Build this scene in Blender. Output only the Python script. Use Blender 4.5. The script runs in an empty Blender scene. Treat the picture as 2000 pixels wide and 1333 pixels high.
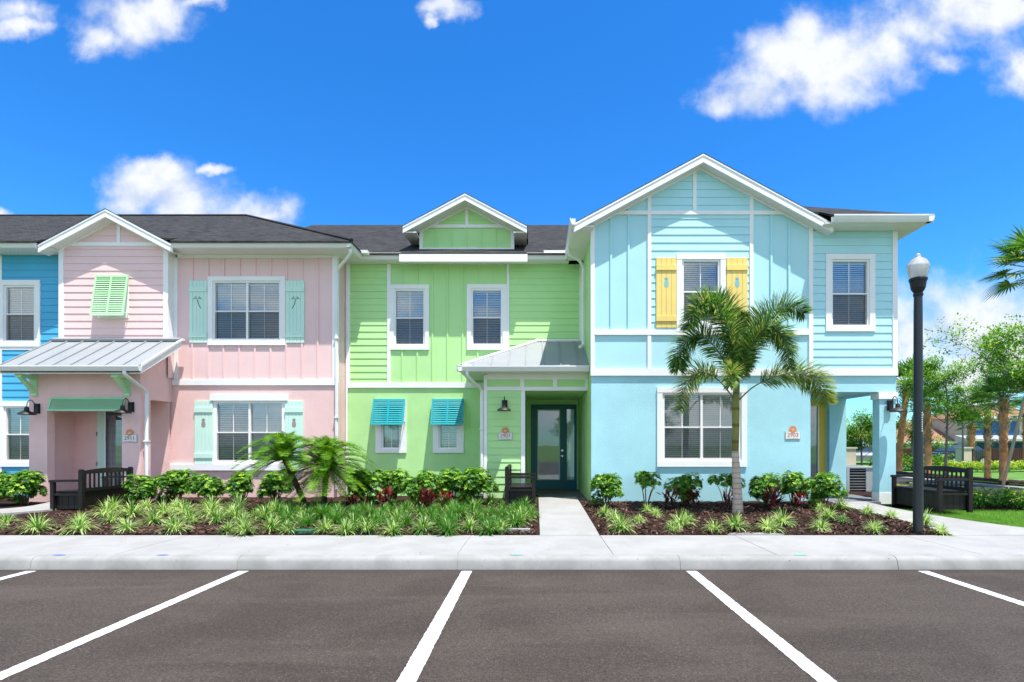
import bpy, math, random
from math import sin, cos, pi, radians
from mathutils import Vector, Matrix
S = bpy.context.scene
C = S.collection
F = 1050.0; U0 = 1047.0; V0 = 869.0; HC = 1.53
# ---------------------------------------------------------------- camera
cam_d = bpy.data.cameras.new('camera'); cam = bpy.data.objects.new('camera', cam_d); C.objects.link(cam)
cam.location = (0, 0, HC); cam.rotation_euler = (pi/2, 0, 0)
cam_d.sensor_width = 36; cam_d.lens = 36*F/2000
cam_d.shift_x = -(U0-1000)/2000; cam_d.shift_y = (V0-666.5)/2000
cam_d.clip_start = .05; cam_d.clip_end = 3000
S.camera = cam
# ---------------------------------------------------------------- sun, exposure
SUN = Vector((.235, -.28, 1.10)).normalized()
sl = bpy.data.lights.new('sun', 'SUN'); sl.energy = 4.2; sl.angle = radians(.5); sl.color = (1, .965, .91)
so = bpy.data.objects.new('sun', sl); C.objects.link(so); so.rotation_euler = (-SUN).to_track_quat('-Z', 'Y').to_euler()
S.view_settings.view_transform = 'Standard'; S.view_settings.look = 'None'
S.view_settings.exposure = 0.95; S.view_settings.gamma = 1; S.view_settings.use_curve_mapping = False
# ---------------------------------------------------------------- node helper
class NT:
    def __init__(s, t): s.t = t; t.nodes.clear()
    def n(s, ty, ins=None, **kw):
        nd = s.t.nodes.new(ty)
        for k, v in kw.items(): setattr(nd, k, v)
        for k, v in (ins or {}).items():
            if isinstance(v, bpy.types.NodeSocket): s.t.links.new(v, nd.inputs[k])
            else: nd.inputs[k].default_value = v
        return nd
    def m(s, op, a, b=0., c=0., clamp=False): return s.n('ShaderNodeMath', {0: a, 1: b, 2: c}, operation=op, use_clamp=clamp).outputs[0]
    def vm(s, op, a, b=(0, 0, 0)): return s.n('ShaderNodeVectorMath', {0: a, 1: b}, operation=op)
    def mix(s, f, a, b): 
        nd = s.n('ShaderNodeMix', data_type='RGBA')
        for i, v in ((0, f), (6, a), (7, b)):
            if isinstance(v, bpy.types.NodeSocket): s.t.links.new(v, nd.inputs[i])
            else: nd.inputs[i].default_value = v
        return nd.outputs[2]
    def ss(s, v, a, b, c=0., d=1.):
        return s.n('ShaderNodeMapRange', {0: v, 1: a, 2: b, 3: c, 4: d}, interpolation_type='SMOOTHSTEP').outputs[0]
    def noise(s, vec, scale, detail=4, rough=.55, dist=0):
        return s.n('ShaderNodeTexNoise', {'Vector': vec, 'Scale': scale, 'Detail': detail, 'Roughness': rough, 'Distortion': dist}).outputs['Fac']
# ---------------------------------------------------------------- world: sky + clouds
W = bpy.data.worlds.new('World'); S.world = W; W.use_nodes = True
t = NT(W.node_tree)
sky = t.n('ShaderNodeTexSky', sky_type='NISHITA', sun_disc=False, sun_elevation=math.asin(SUN.z), sun_rotation=math.atan2(SUN.x, SUN.y), altitude=0, air_density=1.0, dust_density=.3, ozone_density=2.5)
skyc = t.vm('MULTIPLY', t.n('ShaderNodeHueSaturation', {'Hue': .5, 'Saturation': 1.32, 'Value': 1.0, 'Fac': 1, 'Color': sky.outputs[0]}).outputs[0], (.42, .84, 1.10)).outputs[0]
dirv = t.n('ShaderNodeTexCoord').outputs['Generated']
sx = t.n('ShaderNodeSeparateXYZ', {0: dirv})
ay = t.m('MAXIMUM', t.m('ABSOLUTE', sx.outputs[1]), .03)
tx = t.m('DIVIDE', sx.outputs[0], ay); tz = t.m('DIVIDE', sx.outputs[2], ay)
p2 = t.n('ShaderNodeCombineXYZ', {0: tx, 1: tz, 2: 0.}).outputs[0]
wob = t.n('ShaderNodeTexNoise', {'Vector': p2, 'Scale': 7., 'Detail': 5., 'Roughness': .6}).outputs['Color']
p3 = t.vm('ADD', p2, t.vm('MULTIPLY', t.vm('SUBTRACT', wob, (.5, .5, .5)).outputs[0], (.13, .10, 0)).outputs[0]).outputs[0]
CL = [(1420,195,60,26),(1480,185,85,48),(1535,120,85,70),(1570,60,70,60),(1640,120,110,85),(1725,95,95,75),(1800,55,100,60),(1890,25,100,55),(1950,5,70,50),(1840,120,60,30),
      (2010,135,70,55),(250,35,110,55),(190,80,55,45),(310,10,60,45),(35,55,45,26),(30,20,60,30),(290,355,110,48),(240,375,60,60),(370,395,110,62),(460,420,100,45),(520,430,60,28),(300,320,50,22),
      (430,318,28,13),(-10,425,35,18),(875,18,50,22),(850,40,22,9),(395,0,60,18),
      (1770,660,150,120),(1880,640,170,105),(1960,690,170,110),(1800,660,110,95),(1900,650,130,95),(2010,640,130,95),(1950,720,220,70),(1720,700,90,70),(2150,620,160,110)]
def blobs(pv):
    acc = None
    for (u, v, ru, rv) in CL:
        c = ((u-U0)/F, (V0-v)/F, 0)
        q = t.vm('MULTIPLY', t.vm('SUBTRACT', pv, c).outputs[0], (F/(ru*1.25), F/(rv*1.25), 0)).outputs[0]
        val = t.m('SUBTRACT', 1., t.vm('LENGTH', q).outputs['Value'])
        acc = val if acc is None else t.m('SMOOTH_MAX', acc, val, .25)
    return acc
b = blobs(p3)
# unseen cloud bank added behind the viewpoint for neutral light on the facades
bk = t.m('MULTIPLY', t.ss(sx.outputs[1], .05, -.25), t.ss(t.noise(t.vm('MULTIPLY', dirv, (1, 1, 1.6)).outputs[0], 2.6, 6, .6, .3), .40, .60))
n1 = t.noise(p2, 6.5, 8, .56, .15)
dens0 = t.m('ADD', b, t.m('MULTIPLY', t.m('SUBTRACT', n1, .5), 1.7))
fine = t.noise(p2, 22., 6, .6, .3)
dens = t.ss(t.m('ADD', dens0, t.m('MULTIPLY', t.m('SUBTRACT', fine, .5), .55)), -.10, .90)
# side light on the clouds from a second sample towards the sun
n2 = t.noise(t.vm('ADD', p2, (.015, .035, 0)).outputs[0], 6.5, 8, .56, .15)
shade = t.ss(t.m('ADD', t.m('SUBTRACT', n1, n2), t.m('MULTIPLY', dens0, .04)), -.14, .10)
cloudc = t.mix(shade, (2.7, 3.1, 3.9, 1), (4.15, 4.25, 4.4, 1))
cloudc = t.mix(bk, cloudc, (5.9, 6.1, 6.3, 1))
up = t.ss(sx.outputs[2], -.02, .03)
fin = t.mix(t.m('MULTIPLY', t.m('MULTIPLY', t.m('MAXIMUM', dens, bk), up), .97), skyc, cloudc)
bg = t.n('ShaderNodeBackground', {'Color': fin, 'Strength': .125})
t.n('ShaderNodeOutputWorld', {'Surface': bg.outputs[0]})
# ---------------------------------------------------------------- materials
def mat(name): 
    m = bpy.data.materials.new(name); m.use_nodes = True; return m, NT(m.node_tree)
def c4(c): return (c[0], c[1], c[2], 1)
MATS = {}
def paint(name, col, rough=.55, bump=.15, bscale=60, var=.06, spec=.3, metal=0, coord='Object', streak=0):
    if name in MATS: return MATS[name]
    m, t = mat(name)
    pos = t.n('ShaderNodeNewGeometry').outputs['Position']
    a = t.noise(pos, 1.3, 5, .6); b = t.noise(pos, bscale, 3, .6)
    f = t.m('ADD', t.m('MULTIPLY', a, .75), t.m('MULTIPLY', b, .25))
    if streak:
        sv = t.vm('MULTIPLY', pos, (14, 14, .5)).outputs[0]
        f = t.m('ADD', f, t.m('MULTIPLY', t.m('SUBTRACT', t.noise(sv, 1, 4), .5), streak))
    cc = t.mix(t.ss(f, .3, .7), c4([x*(1-var*1.6) for x in col]), c4([min(1, x*(1+var)) for x in col]))
    bp = t.n('ShaderNodeBump', {'Strength': bump, 'Distance': .01, 'Height': b})
    p = t.n('ShaderNodeBsdfPrincipled', {'Base Color': cc, 'Roughness': rough, 'Specular IOR Level': spec, 'Metallic': metal, 'Normal': bp.outputs[0]})
    t.n('ShaderNodeOutputMaterial', {'Surface': p.outputs[0]})
    MATS[name] = m; return m
def leafm(name, c1, c2, trans=.35, rough=.45, spec=.4):
    m, t = mat(name)
    pos = t.n('ShaderNodeNewGeometry').outputs['Position']
    n = t.ss(t.noise(pos, 9, 3), .35, .65)
    cc = t.mix(n, c4(c1), c4(c2))
    p = t.n('ShaderNodeBsdfPrincipled', {'Base Color': cc, 'Roughness': rough, 'Specular IOR Level': spec})
    tr = t.n('ShaderNodeBsdfTranslucent', {'Color': t.mix(.5, cc, c4((c2[0]*1.6, c2[1]*1.5, c2[2]*.6)))})
    mx = t.n('ShaderNodeMixShader', {0: trans, 1: p.outputs[0], 2: tr.outputs[0]})
    t.n('ShaderNodeOutputMaterial', {'Surface': mx.outputs[0]})
    return m
WHITE = paint('white_trim', (.88, .87, .85), .5, .05, 40, .03)
SOFF = None
def _soffit():
    m, t = mat('soffit_vinyl')
    pos = t.n('ShaderNodeNewGeometry').outputs['Position']
    s = t.n('ShaderNodeSeparateXYZ', {0: pos})
    w = t.m('PINGPONG', t.m('ADD', s.outputs[0], s.outputs[1]), .05)
    g = t.ss(w, 0, .006, .55, 1.)
    cc = t.mix(g, (.45, .44, .40, 1), (.76, .75, .71, 1))
    p = t.n('ShaderNodeBsdfPrincipled', {'Base Color': cc, 'Roughness': .5})
    t.n('ShaderNodeOutputMaterial', {'Surface': p.outputs[0]}); return m
SOFF = _soffit()
GUT = paint('gutter_metal', (.80, .79, .76), .35, .03, 20, .03, .5)
PINK = paint('pink_paint', (.85, .57, .54), .75, .7, 55, .05, streak=.12)
PINKS = paint('pink_siding', (.85, .59, .57), .6, .1, 50, .03)
GREEN = paint('green_paint', (.47, .77, .32), .75, .7, 55, .05, streak=.12)
GREENS = paint('green_siding', (.48, .78, .33), .6, .1, 50, .03)
BLUE = paint('aqua_paint', (.41, .72, .78), .75, .7, 55, .05, streak=.12)
BLUES = paint('aqua_siding', (.46, .76, .80), .6, .1, 50, .03)
AZURE = paint('azure_siding', (.075, .42, .66), .6, .1, 50, .04)
MINT = paint('mint_paint', (.60, .83, .71), .55, .08, 50, .03)
LIME = paint('pale_green_paint', (.46, .76, .43), .55, .08, 50, .03)
JADE = paint('jade_paint', (.30, .66, .38), .55, .08, 50, .03)
TEAL = paint('teal_paint', (.008, .32, .36), .5, .08, 50, .04)
YELL = paint('yellow_paint', (.88, .66, .20), .55, .08, 50, .04)
DTEAL = paint('dark_teal_door_paint', (.006, .14, .15), .35, .04, 40, .05)
GOLD = paint('golden_door_paint', (.80, .52, .06), .45, .04, 40, .04)
BLACK = paint('black_metal', (.010, .010, .011), .55, .05, 60, .1, .5)
POSTM = paint('charcoal_metal', (.016, .021, .025), .4, .12, 120, .1, .5)
BENCHM = paint('dark_brown_resin', (.010, .0075, .006), .5, .4, 45, .25, .4, streak=.3)
METROOF = paint('galvanised_roof', (.31, .325, .335), .5, .04, 15, .05, .4, .2)
CHROME = paint('satin_nickel', (.6, .6, .58), .25, 0, 15, .03, .5, 1)
DARK = paint('dark_interior', (.02, .022, .024), .9, 0, 5, .2)
BLIND = paint('blind_slat', (.86, .88, .86), .5, .02, 20, .03)
CURT = paint('teal_curtain', (.05, .22, .25), .9, .3, 30, .2)
def _glass(name, tint, base, rough=.0):
    m, t = mat(name)
    pos = t.n('ShaderNodeNewGeometry').outputs['Position']
    fr = t.n('ShaderNodeFresnel', {'IOR': 1.5}).outputs[0]
    bp = t.n('ShaderNodeBump', {'Strength': .03, 'Distance': .02, 'Height': t.noise(pos, 1.6, 2)})
    g = t.n('ShaderNodeBsdfGlossy', {'Color': (.95, .98, 1, 1), 'Roughness': rough, 'Normal': bp.outputs[0]})
    tr = t.n('ShaderNodeBsdfTransparent', {'Color': c4(tint)})
    mx = t.n('ShaderNodeMixShader', {0: t.m('ADD', t.m('MULTIPLY', fr, 1.2), base, clamp=True), 1: tr.outputs[0], 2: g.outputs[0]})
    t.n('ShaderNodeOutputMaterial', {'Surface': mx.outputs[0]}); return m
GLASS = _glass('window_glass', (.92, .96, .96), .12)
def _screen():
    m, t = mat('insect_mesh')
    d = t.n('ShaderNodeBsdfDiffuse', {'Color': (.05, .055, .06, 1)})
    tr = t.n('ShaderNodeBsdfTransparent')
    mx = t.n('ShaderNodeMixShader', {0: .42, 1: tr.outputs[0], 2: d.outputs[0]})
    t.n('ShaderNodeOutputMaterial', {'Surface': mx.outputs[0]}); return m
SCREEN = _screen()
def _shingle():
    m, t = mat('asphalt_shingle')
    pos = t.n('ShaderNodeNewGeometry').outputs['Position']
    s = t.n('ShaderNodeSeparateXYZ', {0: pos})
    v = t.n('ShaderNodeCombineXYZ', {0: t.m('ADD', s.outputs[0], s.outputs[1]), 1: t.m('MULTIPLY', s.outputs[2], 2.1), 2: 0.}).outputs[0]
    br = t.n('ShaderNodeTexBrick', {'Vector': v, 'Color1': (.008, .008, .008, 1), 'Color2': (.040, .038, .036, 1), 'Mortar': (.008, .008, .009, 1), 'Scale': 1., 'Mortar Size': .008, 'Brick Width': .30, 'Row Height': .14}, offset=.37)
    n = t.noise(pos, 180, 3, .7); n2 = t.noise(v, 1.2, 5, .6)
    st = t.noise(t.vm('MULTIPLY', v, (3.2, 9, 1)).outputs[0], 1.4, 4, .7)
    cc = t.mix(t.m('MULTIPLY', n, .25), br.outputs['Color'], (.055, .054, .052, 1))
    cc = t.mix(t.ss(st, .42, .62, 0, .75), cc, (.064, .061, .057, 1))
    cc = t.mix(t.ss(n2, .3, .75, 0, .35), cc, (.016, .016, .016, 1))
    bp = t.n('ShaderNodeBump', {'Strength': .6, 'Distance': .01, 'Height': br.outputs['Fac']})
    bp.invert = True
    p = t.n('ShaderNodeBsdfPrincipled', {'Base Color': cc, 'Roughness': .9, 'Specular IOR Level': .2, 'Normal': bp.outputs[0]})
    t.n('ShaderNodeOutputMaterial', {'Surface': p.outputs[0]}); return m
SHING = _shingle()
def _asphalt():
    m, t = mat('asphalt')
    pos = t.n('ShaderNodeNewGeometry').outputs['Position']
    f = t.m('ADD', t.m('MULTIPLY', t.noise(pos, 42, 6, .85), .7), t.m('MULTIPLY', t.noise(pos, 150, 3, .8), .3)); f = t.ss(f, .34, .66); sp = t.n('ShaderNodeTexVoronoi', {'Vector': pos, 'Scale': 95.}).outputs['Distance']
    big = t.noise(pos, .7, 6, .6, .6); st = t.noise(t.vm('MULTIPLY', pos, (.25, 1.6, 1)).outputs[0], 1.1, 5, .6, .5)
    cc = t.mix(f, (.022, .015, .011, 1), (.112, .085, .064, 1))
    cc = t.mix(t.ss(big, .42, .60, 0, .5), cc, (.036, .024, .017, 1))
    cc = t.mix(t.ss(st, .46, .70, 0, .4), cc, (.118, .092, .070, 1))
    cc = t.mix(t.ss(t.noise(pos, 2.6, 9, .8, 1.), .62, .74, 0, .4), cc, (.18, .17, .155, 1))
    cc = t.mix(t.ss(sp, .10, .02, 0, .55), cc, (.23, .22, .20, 1))
    pb = t.n('ShaderNodeTexVoronoi', {'Vector': pos, 'Scale': 115.}).outputs['Color']
    g_ = t.n('ShaderNodeSeparateXYZ', {0: pb}).outputs[0]
    cc = t.mix(t.ss(g_, .80, .95, 0, .30), cc, (.20, .165, .135, 1))
    cc = t.mix(t.ss(g_, .30, .08, 0, .40), cc, (.012, .009, .007, 1))
    cc = t.mix(t.ss(t.noise(pos, 17, 3, .6), .66, .72, 0, .75), cc, (.018, .014, .012, 1))
    cc = t.mix(t.ss(t.noise(t.vm('MULTIPLY', pos, (1, 2.5, 1)).outputs[0], 3.1, 8, .75, 1.5), .66, .74, 0, .5), cc, (.22, .19, .16, 1))
    s_ = t.n('ShaderNodeSeparateXYZ', {0: pos})
    q = t.m('ADD', s_.outputs[1], t.m('MULTIPLY', t.noise(pos, 3, 4), .35))
    cc = t.mix(t.ss(q, 6.45, 6.75, 0, .55), cc, (.035, .030, .027, 1))
    oil = t.n('ShaderNodeTexVoronoi', {'Vector': t.vm('ADD', pos, t.vm('MULTIPLY', t.n('ShaderNodeTexNoise', {'Vector': pos, 'Scale': 9., 'Detail': 5.}).outputs['Color'], (.16, .16, 0)).outputs[0]).outputs[0], 'Scale': .8}).outputs['Distance']
    cc = t.mix(t.ss(oil, .11, .04, 0, .6), cc, (.018, .015, .014, 1))
    bp = t.n('ShaderNodeBump', {'Strength': .7, 'Distance': .008, 'Height': t.m('ADD', f, sp)})
    p = t.n('ShaderNodeBsdfPrincipled', {'Base Color': cc, 'Roughness': .82, 'Specular IOR Level': .35, 'Normal': bp.outputs[0]})
    t.n('ShaderNodeOutputMaterial', {'Surface': p.outputs[0]}); return m
ASPH = _asphalt()
def _conc(name, a, b, dirt=.35):
    m, t = mat(name)
    pos = t.n('ShaderNodeNewGeometry').outputs['Position']
    n1 = t.noise(pos, 1.7, 6, .65, .4); n2 = t.noise(pos, 160, 3, .7); n3 = t.noise(pos, 9, 5, .7, .5)
    cc = t.mix(t.ss(n1, .3, .7), c4(a), c4(b))
    cc = t.mix(t.m('MULTIPLY', n2, .25), cc, c4([x*.7 for x in a]))
    cc = t.mix(t.ss(n3, .6, .8, 0, dirt), cc, (a[0]*.55, a[1]*.52, a[2]*.46, 1))
    cc = t.mix(t.ss(t.noise(pos, 22, 1, .5), .76, .80, 0, .8), cc, (.10, .085, .07, 1))
    bp = t.n('ShaderNodeBump', {'Strength': .25, 'Distance': .004, 'Height': n2})
    p = t.n('ShaderNodeBsdfPrincipled', {'Base Color': cc, 'Roughness': .8, 'Specular IOR Level': .25, 'Normal': bp.outputs[0]})
    t.n('ShaderNodeOutputMaterial', {'Surface': p.outputs[0]}); return m
CONC = _conc('sidewalk_concrete', (.295, .287, .27), (.355, .348, .332), .3)
KERB = _conc('kerb_concrete', (.24, .24, .22), (.35, .345, .325), .6)
SLAB = paint('grey_pavers', (.17, .17, .18), .8, .5, 30, .2)
def _line():
    m, t = mat('road_paint'); pos = t.n('ShaderNodeNewGeometry').outputs['Position']
    a = t.noise(pos, 55, 6, .8); b = t.noise(pos, 4, 4, .6)
    wear = t.ss(t.m('ADD', a, t.m('MULTIPLY', b, .35)), .735, .80)
    cc = t.mix(t.noise(pos, 9, 5, .7), (.46, .455, .44, 1), (.66, .66, .65, 1)); cc = t.mix(wear, cc, (.10, .085, .075, 1))
    bp = t.n('ShaderNodeBump', {'Strength': .5, 'Distance': .004, 'Height': a})
    p = t.n('ShaderNodeBsdfPrincipled', {'Base Color': cc, 'Roughness': .75, 'Normal': bp.outputs[0]})
    t.n('ShaderNodeOutputMaterial', {'Surface': p.outputs[0]}); return m
LINE = _line()
LINEY = paint('yellow_road_paint', (.70, .45, .05), .7, .3, 90, .08)
def _mulch():
    m, t = mat('mulch')
    pos = t.n('ShaderNodeNewGeometry').outputs['Position']
    v = t.n('ShaderNodeTexVoronoi', {'Vector': t.vm('MULTIPLY', pos, (1, 1.6, 1)).outputs[0], 'Scale': 34., 'Randomness': 1.})
    cc = t.mix(t.noise(v.outputs['Color'], 3, 1), (.022, .010, .007, 1), (.12, .060, .040, 1))
    cc = t.mix(t.ss(v.outputs['Distance'], .25, .6, 0, .7), cc, (.012, .007, .005, 1))
    bp = t.n('ShaderNodeBump', {'Strength': 1., 'Distance': .03, 'Height': v.outputs['Distance']}); bp.invert = True
    p = t.n('ShaderNodeBsdfPrincipled', {'Base Color': cc, 'Roughness': .9, 'Specular IOR Level': .15, 'Normal': bp.outputs[0]})
    t.n('ShaderNodeOutputMaterial', {'Surface': p.outputs[0]}); return m
MULCH = _mulch()
CHIPS = [paint('bark_chip_'+n, c, .9, .3, 60, .2) for n, c in (('dark', (.035, .017, .012)), ('brown', (.085, .042, .028)), ('light', (.17, .10, .07)))]
LAWN = paint('lawn_ground', (.10, .22, .03), .9, .5, 30, .25)
GR = [leafm('grass_blade', (.12, .30, .03), (.20, .42, .05)), leafm('grass_blade_pale', (.20, .38, .06), (.30, .48, .09))]
# leaf materials
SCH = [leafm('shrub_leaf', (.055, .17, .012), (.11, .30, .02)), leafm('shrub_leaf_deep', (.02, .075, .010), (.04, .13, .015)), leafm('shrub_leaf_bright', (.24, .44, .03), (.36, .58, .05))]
LIR = [leafm('liriope_green', (.06, .20, .016), (.11, .30, .025)), leafm('liriope_cream', (.42, .58, .18), (.62, .74, .32)), leafm('liriope_deep', (.03, .13, .02), (.06, .2, .03))]
RED = [leafm('red_leaf', (.10, .008, .014), (.24, .016, .024), .2), leafm('maroon_leaf', (.035, .008, .012), (.07, .012, .018), .15), leafm('bronze_leaf', (.05, .03, .01), (.09, .04, .02), .2)]
PALM = [leafm('palm_leaflet', (.07, .19, .02), (.12, .29, .035)), leafm('palm_leaflet_deep', (.025, .085, .02), (.045, .13, .03)), leafm('palm_leaflet_pale', (.26, .34, .06), (.40, .44, .14))]
PYG = [leafm('date_palm_leaflet', (.12, .32, .008), (.20, .42, .012)), leafm('date_palm_leaflet_deep', (.02, .10, .008), (.04, .15, .01)), leafm('date_palm_leaflet_pale', (.24, .42, .03), (.34, .50, .06))]
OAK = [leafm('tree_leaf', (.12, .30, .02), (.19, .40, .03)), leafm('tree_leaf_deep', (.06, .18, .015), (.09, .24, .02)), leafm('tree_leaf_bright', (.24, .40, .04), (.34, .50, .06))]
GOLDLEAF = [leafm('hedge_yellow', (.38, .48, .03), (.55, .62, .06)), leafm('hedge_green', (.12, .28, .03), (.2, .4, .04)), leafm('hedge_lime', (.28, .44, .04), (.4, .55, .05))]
BARK = paint('grey_bark', (.22, .19, .16), .9, .8, 30, .25)
DBARK = paint('dark_bark', (.05, .035, .025), .9, .9, 30, .3)
STEMM = paint('shrub_stem', (.16, .12, .07), .8, .5, 40, .25)
def _ringbark(name, a, b, scale, mix=.5):
    m, t = mat(name)
    pos = t.n('ShaderNodeNewGeometry').outputs['Position']
    s = t.n('ShaderNodeSeparateXYZ', {0: pos})
    z = t.m('ADD', s.outputs[2], t.m('MULTIPLY', t.noise(pos, 5, 3), .03))
    w = t.m('PINGPONG', z, scale)
    cc = t.mix(t.ss(w, 0, scale*.35, mix, 0), c4(a), c4(b))
    cc = t.mix(t.ss(t.noise(pos, 12, 5, .7), .45, .75, 0, .5), cc, c4([x*.6 for x in a]))
    bp = t.n('ShaderNodeBump', {'Strength': .7, 'Distance': .02, 'Height': t.m('ADD', w, t.noise(pos, 40, 4))})
    p = t.n('ShaderNodeBsdfPrincipled', {'Base Color': cc, 'Roughness': .85, 'Normal': bp.outputs[0]})
    t.n('ShaderNodeOutputMaterial', {'Surface': p.outputs[0]}); return m
RINGB = _ringbark('ringed_palm_bark', (.62, .49, .37), (.24, .17, .12), .05, .7)
SHAFT = _ringbark('green_crownshaft', (.27, .27, .07), (.13, .07, .02), .16, .8)
SHAFT2 = _ringbark('upper_crownshaft', (.16, .22, .07), (.06, .03, .012), .2, .8)
SABAL = paint('orange_palm_bark', (.62, .29, .12), .9, 1., 9, .45)
BOOT = paint('palm_boot', (.50, .38, .29), .9, .6, 20, .3)
WOOD = paint('raw_timber_stake', (.42, .34, .24), .8, .4, 40, .15)
FENCEW = paint('brown_fence_wood', (.075, .028, .018), .8, .5, 20, .2)
CREAM = paint('cream_stucco', (.62, .56, .42), .8, .3, 60, .06)
TAN = paint('tan_siding', (.50, .43, .33), .7, .2, 40, .05)
BROOF = paint('brown_shingle', (.30, .15, .09), .9, .5, 30, .15)
NAVY = paint('navy_paint', (.02, .10, .24), .5, .1, 40, .06)
ORANGE = paint('sun_emblem_orange', (.72, .26, .10), .5, .1, 40, .08)
PLAQ = paint('plaque_face', (.78, .76, .72), .5, .05, 40, .04)
INK = paint('brown_lettering', (.16, .09, .07), .6, .05, 40, .05)
RUST = paint('rust_lettering', (.45, .16, .09), .6, .05, 40, .05)
GREY = paint('light_grey_sheet_metal', (.42, .43, .43), .45, .05, 30, .05, .4, .2)
CAR1 = paint('charcoal_car_paint', (.03, .045, .05), .2, 0, 5, .03, .6, .4)
CAR2 = paint('silver_car_paint', (.35, .37, .38), .25, 0, 5, .03, .6, .5)
RUBB = paint('rubber', (.015, .015, .015), .8, .1, 30, .1)
CGLASS = paint('car_glass', (.03, .05, .06), .05, 0, 5, .02, .8)
MAT_ = paint('coir_mat', (.26, .13, .035), .95, .8, 80, .2)
GREENBOX = paint('green_plastic', (.03, .16, .09), .5, .2, 30, .08)
SPRAYB = paint('blue_spray_mark', (.03, .14, .55), .8, .2, 60, .2)
SPRAYG = paint('green_spray_mark', (.06, .50, .40), .8, .2, 60, .2)
CUT = paint('shutter_cut', (.10, .13, .09), .9, 0, 10, .1)  # flat dark inlay: recess shade of the palm cutouts put into the colour
CUTW = paint('shutter_cut_wall', (.34, .27, .27), .9, 0, 10, .1)  # pink wall seen through the cutouts, its shade put into the colour
CUTB = paint('shutter_cut_aqua', (.24, .52, .56), .9, 0, 10, .1)
def _globe():
    m, t = mat('acorn_globe_glass')
    pos = t.n('ShaderNodeNewGeometry').outputs['Position']
    d = t.n('ShaderNodeBsdfTranslucent', {'Color': (.93, .91, .84, 1)}); d2 = t.n('ShaderNodeBsdfDiffuse', {'Color': (.85, .84, .78, 1)})
    g = t.n('ShaderNodeBsdfGlossy', {'Roughness': .12}); tr = t.n('ShaderNodeBsdfTransparent', {'Color': (.97, .97, .95, 1)})
    a = t.n('ShaderNodeMixShader', {0: .5, 1: d.outputs[0], 2: d2.outputs[0]})
    b_ = t.n('ShaderNodeMixShader', {0: .22, 1: a.outputs[0], 2: tr.outputs[0]})
    c_ = t.n('ShaderNodeMixShader', {0: t.n('ShaderNodeFresnel', {'IOR': 1.45}).outputs[0], 1: b_.outputs[0], 2: g.outputs[0]})
    t.n('ShaderNodeOutputMaterial', {'Surface': c_.outputs[0]}); return m
GLOBE = _globe()
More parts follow.
